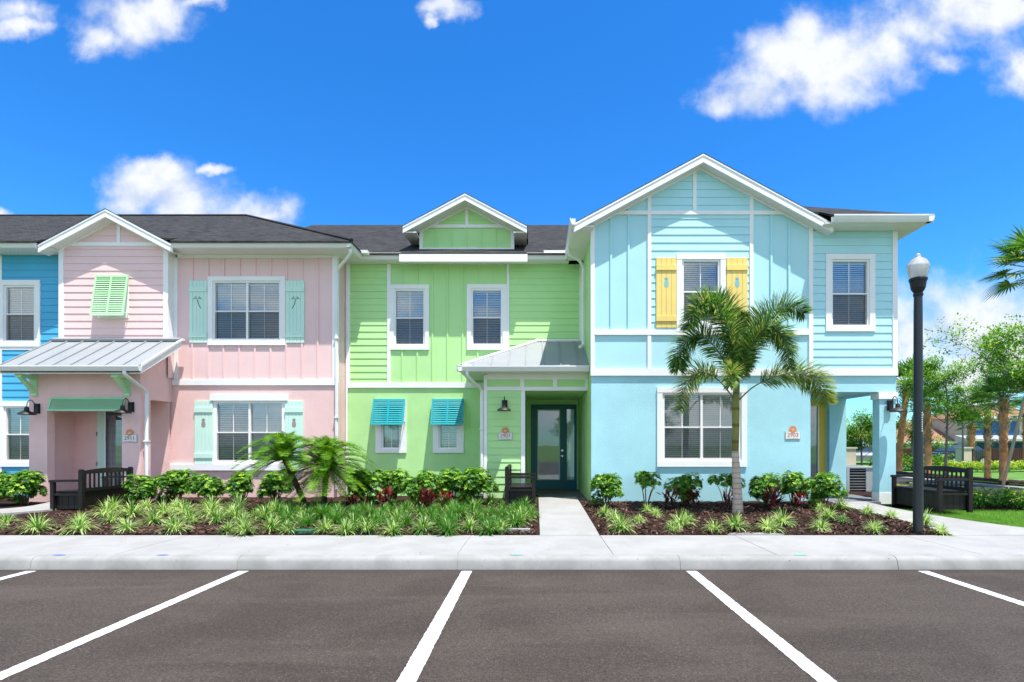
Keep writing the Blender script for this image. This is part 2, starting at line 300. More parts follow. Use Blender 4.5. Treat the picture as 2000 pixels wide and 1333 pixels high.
# ---------------------------------------------------------------- mesh builder
def X(u, Y): return (u-U0)*Y/F
def Z(v, Y): return HC+(V0-v)*Y/F
def link(o, parent=None):
    C.objects.link(o)
    if parent is not None: o.parent = parent
    return o
class MB:
    def __init__(s): s.v = []; s.f = []; s.mi = []
    def face(s, pts, mi=0):
        n = len(s.v); s.v += [tuple(p) for p in pts]; s.f.append(tuple(range(n, n+len(pts)))); s.mi.append(mi)
    def box(s, x0, x1, y0, y1, z0, z1, mi=0):
        if x0 > x1: x0, x1 = x1, x0
        if y0 > y1: y0, y1 = y1, y0
        if z0 > z1: z0, z1 = z1, z0
        n = len(s.v)
        s.v += [(x0,y0,z0),(x1,y0,z0),(x1,y1,z0),(x0,y1,z0),(x0,y0,z1),(x1,y0,z1),(x1,y1,z1),(x0,y1,z1)]
        for q in ((0,3,2,1),(4,5,6,7),(0,1,5,4),(1,2,6,5),(2,3,7,6),(3,0,4,7)): s.f.append(tuple(n+i for i in q)); s.mi.append(mi)
        return s
    def prism(s, pts, fn, a, b, mi=0):        # pts 2D polygon, fn(p, q, t)->xyz
        n = len(s.v); k = len(pts)
        s.v += [fn(p, q, a) for p, q in pts]+[fn(p, q, b) for p, q in pts]
        s.f.append(tuple(range(n, n+k))); s.f.append(tuple(range(n+2*k-1, n+k-1, -1))); s.mi += [mi, mi]
        for i in range(k): j = (i+1) % k; s.f.append((n+i, n+k+i, n+k+j, n+j)); s.mi.append(mi)
        return s
    def xz(s, pts, y0, y1, mi=0): return s.prism(pts, lambda p, q, t: (p, t, q), y0, y1, mi)
    def yz(s, pts, x0, x1, mi=0): return s.prism(pts, lambda p, q, t: (t, p, q), x0, x1, mi)
    def xy(s, pts, z0, z1, mi=0): return s.prism(pts, lambda p, q, t: (p, q, t), z0, z1, mi)
    def tube(s, pts, r, n=8, mi=0, cap=True, squash=1):
        pts = [Vector(p) for p in pts]; R = r if isinstance(r, (list, tuple)) else [r]*len(pts)
        base = len(s.v); up = Vector((0, 0, 1)); prev = None
        for i, p in enumerate(pts):
            d = (pts[min(i+1, len(pts)-1)]-pts[max(i-1, 0)]).normalized()
            if prev is None: a = d.cross(Vector((0, 1, 0)) if abs(d.y) < .9 else Vector((1, 0, 0))).normalized()
            else: a = (prev-d*prev.dot(d)).normalized()
            prev = a; b = d.cross(a)
            for k in range(n):
                th = 2*pi*(k+.5)/n; s.v.append(tuple(p+(a*cos(th)+b*sin(th)*squash)*R[i]))
        for i in range(len(pts)-1):
            for k in range(n):
                k2 = (k+1) % n; s.f.append((base+i*n+k, base+i*n+k2, base+(i+1)*n+k2, base+(i+1)*n+k)); s.mi.append(mi)
        if cap:
            s.f.append(tuple(base+k for k in range(n-1, -1, -1))); s.mi.append(mi)
            m = base+(len(pts)-1)*n; s.f.append(tuple(m+k for k in range(n))); s.mi.append(mi)
        return s
    def lathe(s, prof, c=(0, 0, 0), n=24, mi=0, flute=0):
        base = len(s.v)
        for (r, z) in prof:
            for k in range(n):
                th = 2*pi*k/n; rr = r*(1-(flute if k % 2 else 0)); s.v.append((c[0]+rr*cos(th), c[1]+rr*sin(th), c[2]+z))
        for i in range(len(prof)-1):
            for k in range(n):
                k2 = (k+1) % n; s.f.append((base+i*n+k, base+i*n+k2, base+(i+1)*n+k2, base+(i+1)*n+k)); s.mi.append(mi)
        return s
    def build(s, name, m, parent=None, smooth=False, loc=None):
        me = bpy.data.meshes.new(name); me.from_pydata(s.v, [], s.f)
        for x in (m if isinstance(m, (list, tuple)) else [m]): me.materials.append(x)
        if any(s.mi): me.polygons.foreach_set('material_index', s.mi)
        if smooth is True: me.shade_smooth()
        elif smooth: me.shade_smooth(); me.set_sharp_from_angle(angle=radians(smooth))
        o = bpy.data.objects.new(name, me); link(o, parent)
        if loc: o.location = loc
        return o
def tag(o, label=None, cat=None, group=None, kind=None):
    if label: o['label'] = label
    if cat: o['category'] = cat
    if group: o['group'] = group
    if kind: o['kind'] = kind
    return o
def thing(name, label, cat, loc=(0, 0, 0), rz=0, group=None):
    o = bpy.data.objects.new(name, None); o.empty_display_size = .2; C.objects.link(o); o.location = loc; o.rotation_euler = (0, 0, rz)
    return tag(o, label, cat, group)
def copy_tree(o, parent=None):
    c = o.copy(); link(c, parent)
    for ch in list(o.children): copy_tree(ch, c)
    return c
def kids_at(o, cx, cy, cz=0):      # move a thing's empty without moving its world-space parts
    o.location = (cx, cy, cz)
    for ch in o.children: ch.location = Vector(ch.location)-Vector((cx, cy, cz))
def rng(seed): return random.Random(seed)
# ---------------------------------------------------------------- wall systems (front faces -Y)
def sub_iv(a, b, holes):
    iv = [(a, b)]
    for (h0, h1) in holes:
        nx = []
        for (p, q) in iv:
            if h1 <= p or h0 >= q: nx.append((p, q)); continue
            if h0 > p: nx.append((p, h0))
            if h1 < q: nx.append((h1, q))
        iv = nx
    return iv
LAP = .178
def lap(mb, x0, x1, z0, z1, Y, holes=(), clip=None, step=LAP):
    z = z0; k = 0; r = rng(int(abs(x0*100)+abs(z0*37)))
    while z < z1-1e-4:
        zt = min(z+step, z1)
        cuts = sorted(set([z, zt]+[h for H in holes for h in (H[2], H[3]) if z < h < zt]))
        for a, b in zip(cuts[:-1], cuts[1:]):
            hs = [(H[0], H[1]) for H in holes if H[2] < (a+b)/2 < H[3]]
            for (p, q) in sub_iv(x0, x1, hs):
                pa, qa, pb, qb = p, q, p, q
                if clip:
                    la, ra = clip(a); lb, rb = clip(b)
                    pa, qa, pb, qb = max(p, la), min(q, ra), max(p, lb), min(q, rb)
                    if qa-pa < .01: continue
                    if qb < pb: pb = qb = (pb+qb)/2
                ya = Y-.019+.014*(a-z)/step; yb = Y-.019+.014*(b-z)/step
                mb.face([(pa, ya, a), (qa, ya, a), (qb, yb, b), (pb, yb, b)])
                if a == z: mb.face([(pa, ya+.019, a), (qa, ya+.019, a), (qa, ya, a), (pa, ya, a)])
        z = zt; k += 1
def flat(mb, x0, x1, z0, z1, Y, holes=()):
    zs = sorted(set([z0, z1]+[h for H in holes for h in (H[2], H[3]) if z0 < h < z1]))
    for a, b in zip(zs[:-1], zs[1:]):
        for (p, q) in sub_iv(x0, x1, [(H[0], H[1]) for H in holes if H[2] < (a+b)/2 < H[3]]):
            mb.face([(p, Y, a), (q, Y, a), (q, Y, b), (p, Y, b)])
def battens(mb, xs, z0, z1, Y, holes=(), w=.045, d=.022):
    for x in xs:
        for (a, b) in sub_iv(z0, z1, [(H[2], H[3]) for H in holes if H[0] < x < H[1]]):
            mb.box(x-w/2, x+w/2, Y-d, Y+.01, a, b)
def board(mb, u0, u1, v0, v1, Y, d=.03): mb.box(X(u0, Y), X(u1, Y), Y-d, Y+.012, Z(v0, Y), Z(v1, Y))
def window(parent, x0, x1, z0, z1, Y, units=1, cas=(.11, .11, .11), frame=.045, seed=0, grid=1, blind=1., proud=.035, single=False, curtain=False, tilt=.78, cm=None):
    """casing outer bounds x0..x1,z0..z1; hole returned"""
    cl, ct, cb = cas
    a0, a1, b0, b1 = x0+cl, x1-cl, z0+cb, z1-ct
    m = MB()
    if cl > 0:
        m.box(x0, x0+cl, Y-proud, Y+.02, z0+cb, z1-ct); m.box(x1-cl, x1, Y-proud, Y+.02, z0+cb, z1-ct)
        m.box(x0, x1, Y-proud-.004, Y+.02, z1-ct, z1); m.box(x0-.0, x1+.0, Y-proud-.006, Y+.02, z0, z0+cb)
    # reveal + outer frame
    D = .09
    m.box(a0-.012, a0+frame, Y-.005, Y+D, b0, b1); m.box(a1-frame, a1+.012, Y-.005, Y+D, b0, b1)
    m.box(a0+frame, a1-frame, Y-.008, Y+D, b1-frame, b1+.01); m.box(a0+frame, a1-frame, Y-.012, Y+D, b0-.01, b0+frame)
    w = m.build('window', WHITE, parent)
    i0, i1, j0, j1 = a0+frame, a1-frame, b0+frame, b1-frame
    zm = (j0+j1)/2-.01
    mul = .05
    us = []
    wid = (i1-i0-(units-1)*mul)/units
    for k in range(units): us.append((i0+k*(wid+mul), i0+k*(wid+mul)+wid))
    s = MB()
    for k in range(units-1): s.box(us[k][1], us[k][1]+mul, Y+.003, Y+D-.003, j0, j1)
    g = MB(); sc = MB(); bl = MB(); rm = MB()
    r = rng(seed*7+3)
    for (p, q) in us:
        tl_ = tilt*r.uniform(.78, 1.12)
        if not single:
            s.box(p, q, Y+.018, Y+.06, zm-.018, zm+.018)
            s.box(p, p+.018, Y+.024, Y+.056, j0, zm-.018); s.box(q-.018, q, Y+.024, Y+.056, j0, zm-.018); s.box(p+.018, q-.018, Y+.026, Y+.056, j0, j0+.02)
        if grid:
            c = (p+q)/2
            s.box(c-.008, c+.008, Y+.041, Y+.053, j0+.003, j1-.003)
        g.face([(p, Y+.047, j0), (q, Y+.047, j0), (q, Y+.047, j1), (p, Y+.047, j1)])
        if not single: sc.face([(p, Y+.014, j0), (q, Y+.014, j0), (q, Y+.014, zm-.01), (p, Y+.014, zm-.01)])
        # blinds
        z = j1-.03; zend = j1-(j1-j0)*blind
        while z > zend:
            tl = .0175+.003*r.random(); sag = r.uniform(-.001, .001)
            bl.face([(p+.006, Y+.11-.012, z-tl*tl_*1.4+sag), (q-.006, Y+.11-.012, z-tl*tl_*1.4), (q-.006, Y+.11+.012, z+tl*tl_*1.4), (p+.006, Y+.11+.012, z+tl*tl_*1.4)])
            z -= .046
        bl.box(p+.004, q-.004, Y+.085, Y+.125, j1-.045, j1-.003)
        if curtain:
            cu = MB()
    s.build('sash', WHITE, w); g.build('pane', GLASS, w)
    if sc.f: sc.build('insect_screen', SCREEN, w)
    if bl.f: bl.build('blinds', BLIND, w)
    if curtain:
        cu = MB(); n = 14
        for (p, q) in ((i0, i0+(i1-i0)*.2), (i1-(i1-i0)*.2, i1)):
            for k in range(n):
                xa, xb = p+(q-p)*k/n, p+(q-p)*(k+1)/n
                ya, yb = Y+.2+.03*(k % 2), Y+.2+.03*((k+1) % 2)
                cu.face([(xa, ya, j0), (xb, yb, j0), (xb, yb, j1), (xa, ya, j1)])
        cu.build('curtain', CURT, w)
    e = .8
    q0, q1, r0, r1 = a0-.01, a1+.01, b0-.01, b1+.01
    rm.face([(q0, Y+e, r0), (q1, Y+e, r0), (q1, Y+e, r1), (q0, Y+e, r1)])
    rm.face([(q0, Y+D, r0), (q0, Y+e, r0), (q0, Y+e, r1), (q0, Y+D, r1)]); rm.face([(q1, Y+D, r0), (q1, Y+e, r0), (q1, Y+e, r1), (q1, Y+D, r1)])
    rm.face([(q0, Y+D, r0), (q1, Y+D, r0), (q1, Y+e, r0), (q0, Y+e, r0)]); rm.face([(q0, Y+D, r1), (q1, Y+D, r1), (q1, Y+e, r1), (q0, Y+e, r1)])
    rm.build('room_interior', DARK, w)  # box painted near-black for the darkness of the unlit room
    return (a0, a1, b0, b1)
def pw(u0, v0, u1, v1, Y): return (X(u0, Y), X(u1, Y), Z(v1, Y), Z(v0, Y))
def gutter_x(mb, x0, x1, yf, yb, z0, z1):
    mb.yz([(yb, z0), (yf+.045, z0), (yf+.02, z0+.05), (yf, z1-.03), (yf, z1), (yf+.012, z1), (yf+.012, z1-.02), (yb, z1-.02)], x0, x1)
def gutter_y(mb, y0, y1, xf, xb, z0, z1):   # xf outer
    s = 1 if xb > xf else -1
    mb.prism([(xb, z0), (xf+s*.045, z0), (xf+s*.02, z0+.05), (xf, z1-.03), (xf, z1), (xf+s*.012, z1), (xf+s*.012, z1-.02), (xb, z1-.02)], lambda p, q, t: (p, t, q), y0, y1)
def chevron(mb, xc, half, za, sl, t0, t1, y0, y1, mi=0):
    for s in (-1, 1):
        mb.xz([(xc, za-t0), (xc+s*half, za-sl*half-t0), (xc+s*half, za-sl*half-t1), (xc, za-t1)][::s], y0, y1, mi)
def gable_roof(parent, xc, half, za, sl, yf, yw, yb, ft=.19, name='gable_roof'):
    m = MB(); chevron(m, xc, half+.015, za+.014, sl, .0, .013, yf-.006, yb); r = m.build(name, SHING, parent)
    m = MB(); chevron(m, xc, half, za, sl, .0, ft, yf, yf+.03)
    chevron(m, xc, half, za, sl, .03, .05, yf-.012, yf)      # drip edge
    m.build('rake_fascia', WHITE, parent)
    m = MB(); chevron(m, xc, half, za, sl, ft-.035, ft-.01, yf+.03, yw+.02); m.build('rake_soffit', SOFF, parent)
    return r
def roofpoly(mb, pts, th=.05):
    """sloped polygon with thickness downward"""
    n = len(mb.v); k = len(pts); mb.v += [tuple(p) for p in pts]+[(p[0], p[1], p[2]-th) for p in pts]
    mb.f.append(tuple(range(n, n+k))); mb.mi.append(0); mb.f.append(tuple(range(n+2*k-1, n+k-1, -1))); mb.mi.append(0)
    for i in range(k): j = (i+1) % k; mb.f.append((n+i, n+k+i, n+k+j, n+j)); mb.mi.append(0)
def downspout(parent, pts, r=.042, clips=()):
    m = MB(); m.tube(pts, r, 6, squash=.75)
    for z in clips: p = pts[-1]; m.box(p[0]-.055, p[0]+.055, p[1]-.045, p[1]+.05, z, z+.03)
    return m.build('downspout', GUT, parent, 35)
def bez(pts, n=6):
    out = []
    P = [Vector(p) for p in pts]
    for i in range(len(P)-1):
        p0, p1, p2, p3 = P[max(i-1, 0)], P[i], P[i+1], P[min(i+2, len(P)-1)]
        for k in range(n):
            s = k/n; out.append(.5*((2*p1)+(p2-p0)*s+(2*p0-5*p1+4*p2-p3)*s*s+(3*p1-p0-3*p2+p3)*s**3))
    out.append(P[-1]); return out
ZS = 6.33                # soffit height
def gz(x, y):            # ground height
    t_ = min(1, max(0, (y-8.2)/3.8)); a = .04 if x < -2 else (.10 if x > 1 else .04+.06*(x+2)/3)
    return .15+a*t_
# ================================================================ SETTING: ground, road, kerb, sidewalk
m = MB(); m.face([(-600, -600, -.01), (600, -600, -.01), (600, 600, -.01), (-600, 600, -.01)]); g = m.build('ground', LAWN); tag(g, kind='structure')
m = MB(); m.face([(-60, -16, 0), (60, -16, 0), (60, 6.60, 0), (-60, 6.60, 0)]); tag(m.build('parking_lot', ASPH), kind='structure')
# raised grade behind the kerb
m = MB(); m.box(-60, 60, 8.195, 150, -.005, .105); tag(m.build('lawn_terrace', LAWN), kind='structure')
KJ = [-14.2, -9.35, -6.2, -3.53, -.965, 1.77, 4.35, 7.6, 12, 20]
KJ = [X(u, 6.58) for u in (-900, -420, 58, 463, 893, 1329, 1755, 2190, 2650)]
m = MB()
prof = [(6.58, 0), (6.588, .03), (6.600, .095), (6.615, .122), (6.64, .140), (6.68, .149), (6.745, .151), (6.745, -.02), (6.58, -.02)]
for a, b_ in zip(KJ[:-1], KJ[1:]): m.yz(prof, a+.004, b_-.004)
m.yz([(p[0]+.006, p[1]-.004) for p in prof[:-2]]+[(6.74, -.02), (6.59, -.02)], KJ[0], KJ[-1])
k = m.build('kerb', KERB, None, 30); tag(k, kind='structure')
m = MB(); sj = [X(-1200, 7.2), -9.6, -5.3, X(893, 6.75), .97, 3.02, 5.6, 8.6, 13, 19]
for a, b_ in zip(sj[:-1], sj[1:]): m.box(a+.005, b_-.005, 6.752, 8.19, .02, .150)
m.box(sj[0], sj[-1], 6.75, 8.185, .0, .142)
tag(m.build('sidewalk', CONC), kind='structure')
# entry walks
m = MB(); n = 6
def strip(mb, L, R, th=.03, lift=.006):
    for i in range(len(L)-1):
        (a, b_), (c, d) = (L[i], L[i+1]), (R[i], R[i+1])
        q = [(p[0], p[1], gz(*p)+.0015+lift*min(1, max(0, (p[1]-8.19)/.6))) for p in (a, c, d, b_)]
        mb.face(q)
        for (p1, p2) in ((q[0], q[3]), (q[1], q[2])): mb.face([p1, p2, (p2[0], p2[1], p2[2]-th), (p1[0], p1[1], p1[2]-th)])
ys = [8.192+(13.1-8.192)*i/8 for i in range(9)]
strip(m, [(.06, y) for y in ys], [(.965, y) for y in ys], .1, .012)
tag(m.build('entry_walk', CONC), kind='structure')
m = MB()
Lp = bez([(6.85, 12.05, 0), (7.15, 11.3, 0), (7.2, 10.3, 0), (6.9, 9.3, 0), (6.75, 8.7, 0), (7.0, 8.195, 0)], 4)
Rp = bez([(7.55, 12.0, 0), (7.62, 11.4, 0), (7.7, 10.5, 0), (8.1, 9.7, 0), (9.2, 8.9, 0), (11.5, 8.195, 0)], 4)
# blue porch walk: two outline curves read off the plan
Lp = bez([(X(1622, 12.0), 12.0, 0), (X(1665, 11.0), 11.0, 0), (X(1735, 9.9), 9.9, 0), (X(1800, 9.0), 9.0, 0), (X(1862, 8.2), 8.195, 0)], 5)
Rp = bez([(X(1690, 12.0), 12.0, 0), (X(1745, 11.0), 11.0, 0), (X(1830, 10.0), 10.0, 0), (X(1960, 9.0), 9.0, 0), (X(2120, 8.2), 8.195, 0)], 5)
strip(m, [(p.x, p.y) for p in Lp], [(p.x, p.y) for p in Rp], .1, .012)
tag(m.build('curved_walk', CONC), kind='structure')
m = MB()
Lp = bez([(-15.5, 9.0, 0), (-13.2, 9.6, 0), (-11.6, 10.4, 0), (-10.7, 11.2, 0), (-11.2, 12.6, 0)], 5)
Rp = bez([(-15.5, 8.5, 0), (-12.6, 8.95, 0), (-10.6, 9.85, 0), (-9.75, 10.9, 0), (-9.7, 12.6, 0)], 5)
strip(m, [(p.x, p.y) for p in Lp], [(p.x, p.y) for p in Rp], .1, .05)
tag(m.build('curved_walk', CONC), kind='structure')
# mulch beds
def bed(x0, x1, y0, y1, right=None, seed=1, nx=None):
    m = MB(); nx = nx or int((x1-x0)/.09); ny = int((y1-y0)/.09); r = rng(seed); V = []
    for j in range(ny+1):
        for i in range(nx+1):
            y = y0+(y1-y0)*j/ny; xe = right(y) if right else x1
            x = x0+(xe-x0)*i/nx; e = min((y-y0), .12)/.12
            V.append((x, y, gz(x, y)-.03+e*(.025+.03*r.random())))
    m.v = V
    for j in range(ny):
        for i in range(nx): a = j*(nx+1)+i; m.f.append((a, a+1, a+nx+2, a+nx+1)); m.mi.append(0)
    o = m.build('mulch_bed', MULCH, None, True); tag(o, kind='structure'); return o
bed(-16, .055, 8.197, 13.9, seed=2)
def lin(pts, y):
    for (y0, x0), (y1, x1) in zip(pts[:-1], pts[1:]):
        if y0 <= y <= y1: return x0+(x1-x0)*(y-y0)/(y1-y0)
    return pts[-1][1] if y > pts[-1][0] else pts[0][1]
RB = [(8.195, X(1862, 8.2)), (9.0, X(1800, 9)), (9.9, X(1735, 9.9)), (11.0, X(1665, 11)), (12.0, X(1622, 12)), (12.6, X(1622, 12))]
bed(.97, 0, 8.197, 12.3, right=lambda y: lin(RB, y), seed=3, nx=70)
bed(8.0, 10.9, 11.0, 17, seed=5)
bed(15.8, 17.25, 14.5, 60, seed=6, nx=20)
# chips
def chips(n, spots, seed):
    m = MB(); r = rng(seed)
    for _ in range(n):
        x, y = spots(r); s = r.uniform(.012, .04); w_ = s*r.uniform(.25, .5); a = r.uniform(0, pi); tlt = r.uniform(-.6, .6)
        z = gz(x, y)+r.uniform(.0, .03); ca, sa = cos(a), sin(a)
        pts = [(-s, -w_, -s*tlt), (s, -w_*.7, s*tlt), (s*.9, w_, s*tlt+w_*.5), (-s*.8, w_*.8, -s*tlt+w_*.5)]
        m.face([(x+p*ca-q*sa, y+p*sa+q*ca, z+h+.012) for p, q, h in pts], r.choice((0, 0, 1, 1, 2)))
    tag(m.build('mulch_chips', CHIPS), 'loose brown bark chips scattered over the planting beds', 'mulch', kind='stuff')
def _spot(r):
    if r.random() < .62:
        x, y = r.uniform(-10.5, .03), 8.22+r.random()**1.4*4.6
        return (x, y) if not (x < -9.3 and y > 9.2) else (r.uniform(-8, 0), r.uniform(8.25, 9))
    y = 8.22+r.random()**1.3*3.7; return r.uniform(1.0, lin(RB, y)-.04), y
chips(16000, _spot, 4)
# parking lines
for (u0, u1, v1) in ((476, -28, 1337), (912, 796, 1337), (1350, 1611, 1337), (1802, 2462, 1333), (62, -830, 1333)):
    xa = X(u0, 6.50)
    m = MB(); r = rng(u0)
    vp = 1047; Yn = 2.2
    Ya = 6.50; xb = xa+(.02 if u0 > 1000 else .0)
    N = 90
    for i in range(N):
        y0, y1 = Yn+(Ya-Yn)*i/N, Yn+(Ya-Yn)*(i+1)/N
        j = [r.uniform(-.004, .004) for _ in range(4)]
        m.face([(xa-.063+j[0], y0, .004), (xa+.063+j[1], y0, .004), (xa+.063+j[2], y1, .004), (xa-.063+j[3], y1, .004)])
    tag(m.build('parking_line', LINE), kind='structure')
# spray marks on kerb edge
for (u, v, mm, s) in ((117, 1089, SPRAYB, .07), (318, 1089, SPRAYB, .06), (1010, 1090, SPRAYG, .06), (1563, 1091, SPRAYG, .06)):
    m = MB(); r = rng(u); x = X(u, 6.72)
    m.face([(x+s*1.3*cos(a)*r.uniform(.7, 1.2), 6.715+.025*sin(a)*r.uniform(.8, 1.1), .1535) for a in [2*pi*i/12 for i in range(12)]])
    tag(m.build('paint_mark', mm), kind='structure')
# side street
m = MB(); m.box(10.9, 15.3, 10.5, 150, 0, .112); tag(m.build('side_road', ASPH), kind='structure')
m = MB(); m.box(12.66, 12.78, 10.5, 150, .1125, .116); tag(m.build('road_line', LINEY), kind='structure')
m = MB(); m.box(15.3, 15.75, 10.5, 150, 0, .17); m.box(10.72, 10.9, 10.5, 150, 0, .17); tag(m.build('road_kerb', KERB), kind='structure')
m = MB(); m.box(17.3, 18.5, 14, 150, 0, .165); tag(m.build('far_sidewalk', CONC), kind='structure')
# ================================================================ LEFT AZURE HOUSE
Yp = 13.6; Yg = 13.38; Ye = 12.5
hz = thing('townhouse', 'bright azure lap-sided townhouse at the left edge, beside the pink one', 'house', group='attached pastel townhouses')
w1 = pw(-2, 548, 80, 678, Yp); w2 = pw(2, 784, 72, 912, Yp)
H1 = window(hz, *w1, Yp, cas=(.13, .13, .12), seed=1); H2 = window(hz, *w2, Yp, cas=(.09, .13, .12), seed=2)
m = MB(); lap(m, -23, -11.84, .25, ZS, Yp, [H1, H2]); m.box(-23, -11.9, Yp+.02, Yp+.04, .1, .25)
m.face([(-23, Yp, .1), (-23, 24, .1), (-23, 24, ZS), (-23, Yp, ZS)]); m.face([(-23, 24, .1), (-11.84, 24, .1), (-11.84, 24, ZS), (-23, 24, ZS)])
m.build('wall', AZURE, hz)
m = MB(); board(m, -4, 5, 500, 980, Yp, .028); m.box(X(5.2, Yp), -11.86, Yp-.026, Yp+.01, Z(684, Yp), Z(678.4, Yp)); m.box(-11.95, -11.842, Yp-.03, Yp, .2, ZS)
m.build('trim', WHITE, hz)
m = MB(); gutter_x(m, -23.5, -12.16, 13.02, 13.14, ZS-.01, 6.46); m.build('gutter', GUT, hz)
m = MB(); m.box(-23.5, -11.86, 13.14, Yp+.03, ZS-.005, ZS+.02); m.build('soffit', SOFF, hz)
m = MB(); zr = 9.39; yr = 18.47
roofpoly(m, [(-23.6, 13.0, 6.46), (-12.13, 13.0, 6.46), (-12.13, yr, zr), (-23.6, yr, zr)]); roofpoly(m, [(-12.13, 13.45, 6.695), (-11.0, 13.45, 6.695), (-11.0, yr, zr), (-12.13, yr, zr)]); roofpoly(m, [(-23.6, yr, zr), (-11, yr, zr), (-11, 24, 6.46), (-23.6, 24, 6.46)])
m.tube([(-23.6, yr, zr-.01), (-11, yr, zr+.01)], .05, 6)
m.build('roof', SHING, hz)
# ================================================================ PINK HOUSE
hp = thing('townhouse', 'pale pink townhouse with mint shutters and a grey metal porch roof', 'house', group='attached pastel townhouses')
XR = -5.05
wu = pw(407, 541, 558, 675, Yp); HU = window(hp, *wu, Yp, units=2, cas=(.12, .11, .12), seed=3)
wl = pw(418, 783, 556, 908, Yp); HL = window(hp, *wl, Yp, units=2, cas=(0.0, 0.0, 0.03), frame=.07, seed=4, curtain=True, blind=.97)
zb = Z(747, Yp)
m = MB(); flat(m, -9.2, XR, zb, ZS, Yp, [HU]); 
battens(m, [X(345.6+30.6*i, Yp) for i in range(10)], Z(742, Yp), ZS, Yp, [(wu[0], wu[1], wu[2], wu[3])])
m.build('batten_wall', PINKS, hp)
m = MB(); flat(m, -9.6, XR, .1, zb, Yp, [HL]); m.face([(XR, Yp, .1), (XR, 14.3, .1), (XR, 14.3, ZS), (XR, Yp, ZS)])
m.face([(-12, 24, .1), (XR, 24, .1), (XR, 24, ZS), (-12, 24, ZS)])
m.build('wall', PINK, hp)
m = MB()
board(m, 337, 657, 742, 753, Yp, .034)                        # band
m.box(XR-.095, XR+.028, Yp-.03, Yp, Z(741.5, Yp), ZS); m.box(XR, XR+.028, Yp, Yp+.10, zb, ZS)
m.box(-9.15, -9.06, Yp-.03, Yp, Z(741.5, Yp), ZS)
board(m, 412, 563, 771, 783.2, Yp, .05); board(m, 330, 592, 907, 919, Yp, .06)
m.box(-9.1, XR-.1, Yp-.03, Yp, ZS-.08, ZS)
m.box(XR+.02, XR+.06, 14.2, 14.27, .2, ZS)
m.build('trim', WHITE, hp)
# gable bay
gl, gr = -11.84, -9.16; gc = -10.5; gs = .53; gza = 7.275; ghalf = 1.64
def gtop(x): return gza-gs*abs(x-gc)-.14
zc = Z(479, Yg)
m = MB(); lap(m, gl+.1, gr-.1, 3.9, zc, Yg)
lap(m, gl, gr, zc+.05, gza-.14, Yg, clip=lambda z: (gc-(gza-.14-z)/gs, gc+(gza-.14-z)/gs))
m.face([(gr, Yg, 3.2), (gr, Yp, 3.2), (gr, Yp, ZS), (gr, Yg, ZS)]); m.face([(gl, Yg, 3.2), (gl, Yp, 3.2), (gl, Yp, ZS), (gl, Yg, ZS)])
m.build('gable_wall', PINKS, hp)
m = MB(); m.box(gl-.02, gl+.1, Yg-.03, Yg+.02, 3.9, gtop(gl+.1)); m.box(gr-.1, gr+.02, Yg-.03, Yg+.02, 3.9, gtop(gr-.1))
m.box(gr, gr+.02, Yg+.02, Yg+.2, 3.9, ZS)
m.box(gl+.1, gr-.1, Yg-.032, Yg, zc-.03, zc+.06); m.box(gc+.13-.04, gc+.13+.04, Yg-.034, Yg, zc+.06, gtop(gc+.15))
chevron(m, gc, 1.34, gza-.13, gs, .0, .09, Yg-.036, Yg-.005)
m.build('gable_trim', WHITE, hp)
gable_roof(hp, gc, ghalf, gza, gs, 13.1, Yg, 16.2)
m = MB()
gutter_x(m, -8.86, -4.50, 13.02, 13.14, ZS-.01, 6.46); gutter_y(m, 13.02, 14.2, -4.47, -4.59, ZS-.01, 6.46)
m.box(-4.48, -4.30, 13.72, 13.95, 6.42, 6.5)
m.build('gutter', GUT, hp)
m = MB(); m.box(-9.14, -4.59, 13.14, Yp+.03, ZS-.005, ZS+.02); m.box(XR-.02, -4.59, Yp+.03, 14.3, ZS-.005, ZS+.02); m.build('soffit', SOFF, hp)
m = MB(); ex = -4.46; yf = 13.0; hx = ex-(yr-yf)
roofpoly(m, [(-8.86, yf, 6.46), (ex, yf, 6.46), (hx, yr, zr)]); roofpoly(m, [(-11.0, 13.45, 6.702), (-8.86, 13.45, 6.702), (hx, yr, zr), (-11, yr, zr)]); roofpoly(m, [(ex, yf, 6.46), (ex, 24, 6.46), (hx, yr, zr)])
roofpoly(m, [(hx, yr, zr), (ex, 24, 6.46), (-11, 24, 6.46), (-11, yr, zr)])
m.tube([(ex, yf, 6.475), (hx, yr, zr+.01)], .045, 6); m.tube([(-11, yr, zr+.01), (hx, yr, zr+.01)], .05, 6)
m.build('roof', SHING, hp)
# entry block
zo = Z(803, Ye); xr = -9.2; xl = -11.79; zt = 3.3
ol, orr = X(92, Ye), X(238, Ye)
m = MB()
m.box(xl, ol, Ye, Ye+.2, .1, zt); m.box(orr, xr, Ye, Ye+.33, .1, zt); m.box(ol, orr, Ye+.002, Ye+.2, zo, zt)
m.box(xr-.2, xr-.002, Ye+.33, Yp+.02, Z(781, 12.83), zt)          # side beam
m.prism([(Ye+.1, zt), (Yp, zt), (Yp, 4.12), (13.36, 3.95), (Ye+.1, 3.47)], lambda p, q, t_: (t_, p, q), xr-.2, xr-.002)
m.face([(-11.6, Ye+.2, .1), (-11.6, 13.5, .1), (-11.6, 13.5, zt), (-11.6, Ye+.2, zt)])
m.face([(-11.6, Ye+.2, zt-.2), (xr, Ye+.2, zt-.2), (xr, 13.5, zt-.2), (-11.6, 13.5, zt-.2)])
m.face([(xl, Ye+.2, .1), (xl, Yp, .1), (xl, Yp, zt), (xl, Ye+.2, zt)])
dl, dr = X(190, 13.5), X(190, 13.5)+1.0
flat(m, -11.6, -9.2, .1, 3.2, 13.5, [(dl, dr, .22, 2.68)])
m.build('porch_wall', PINK, hp)
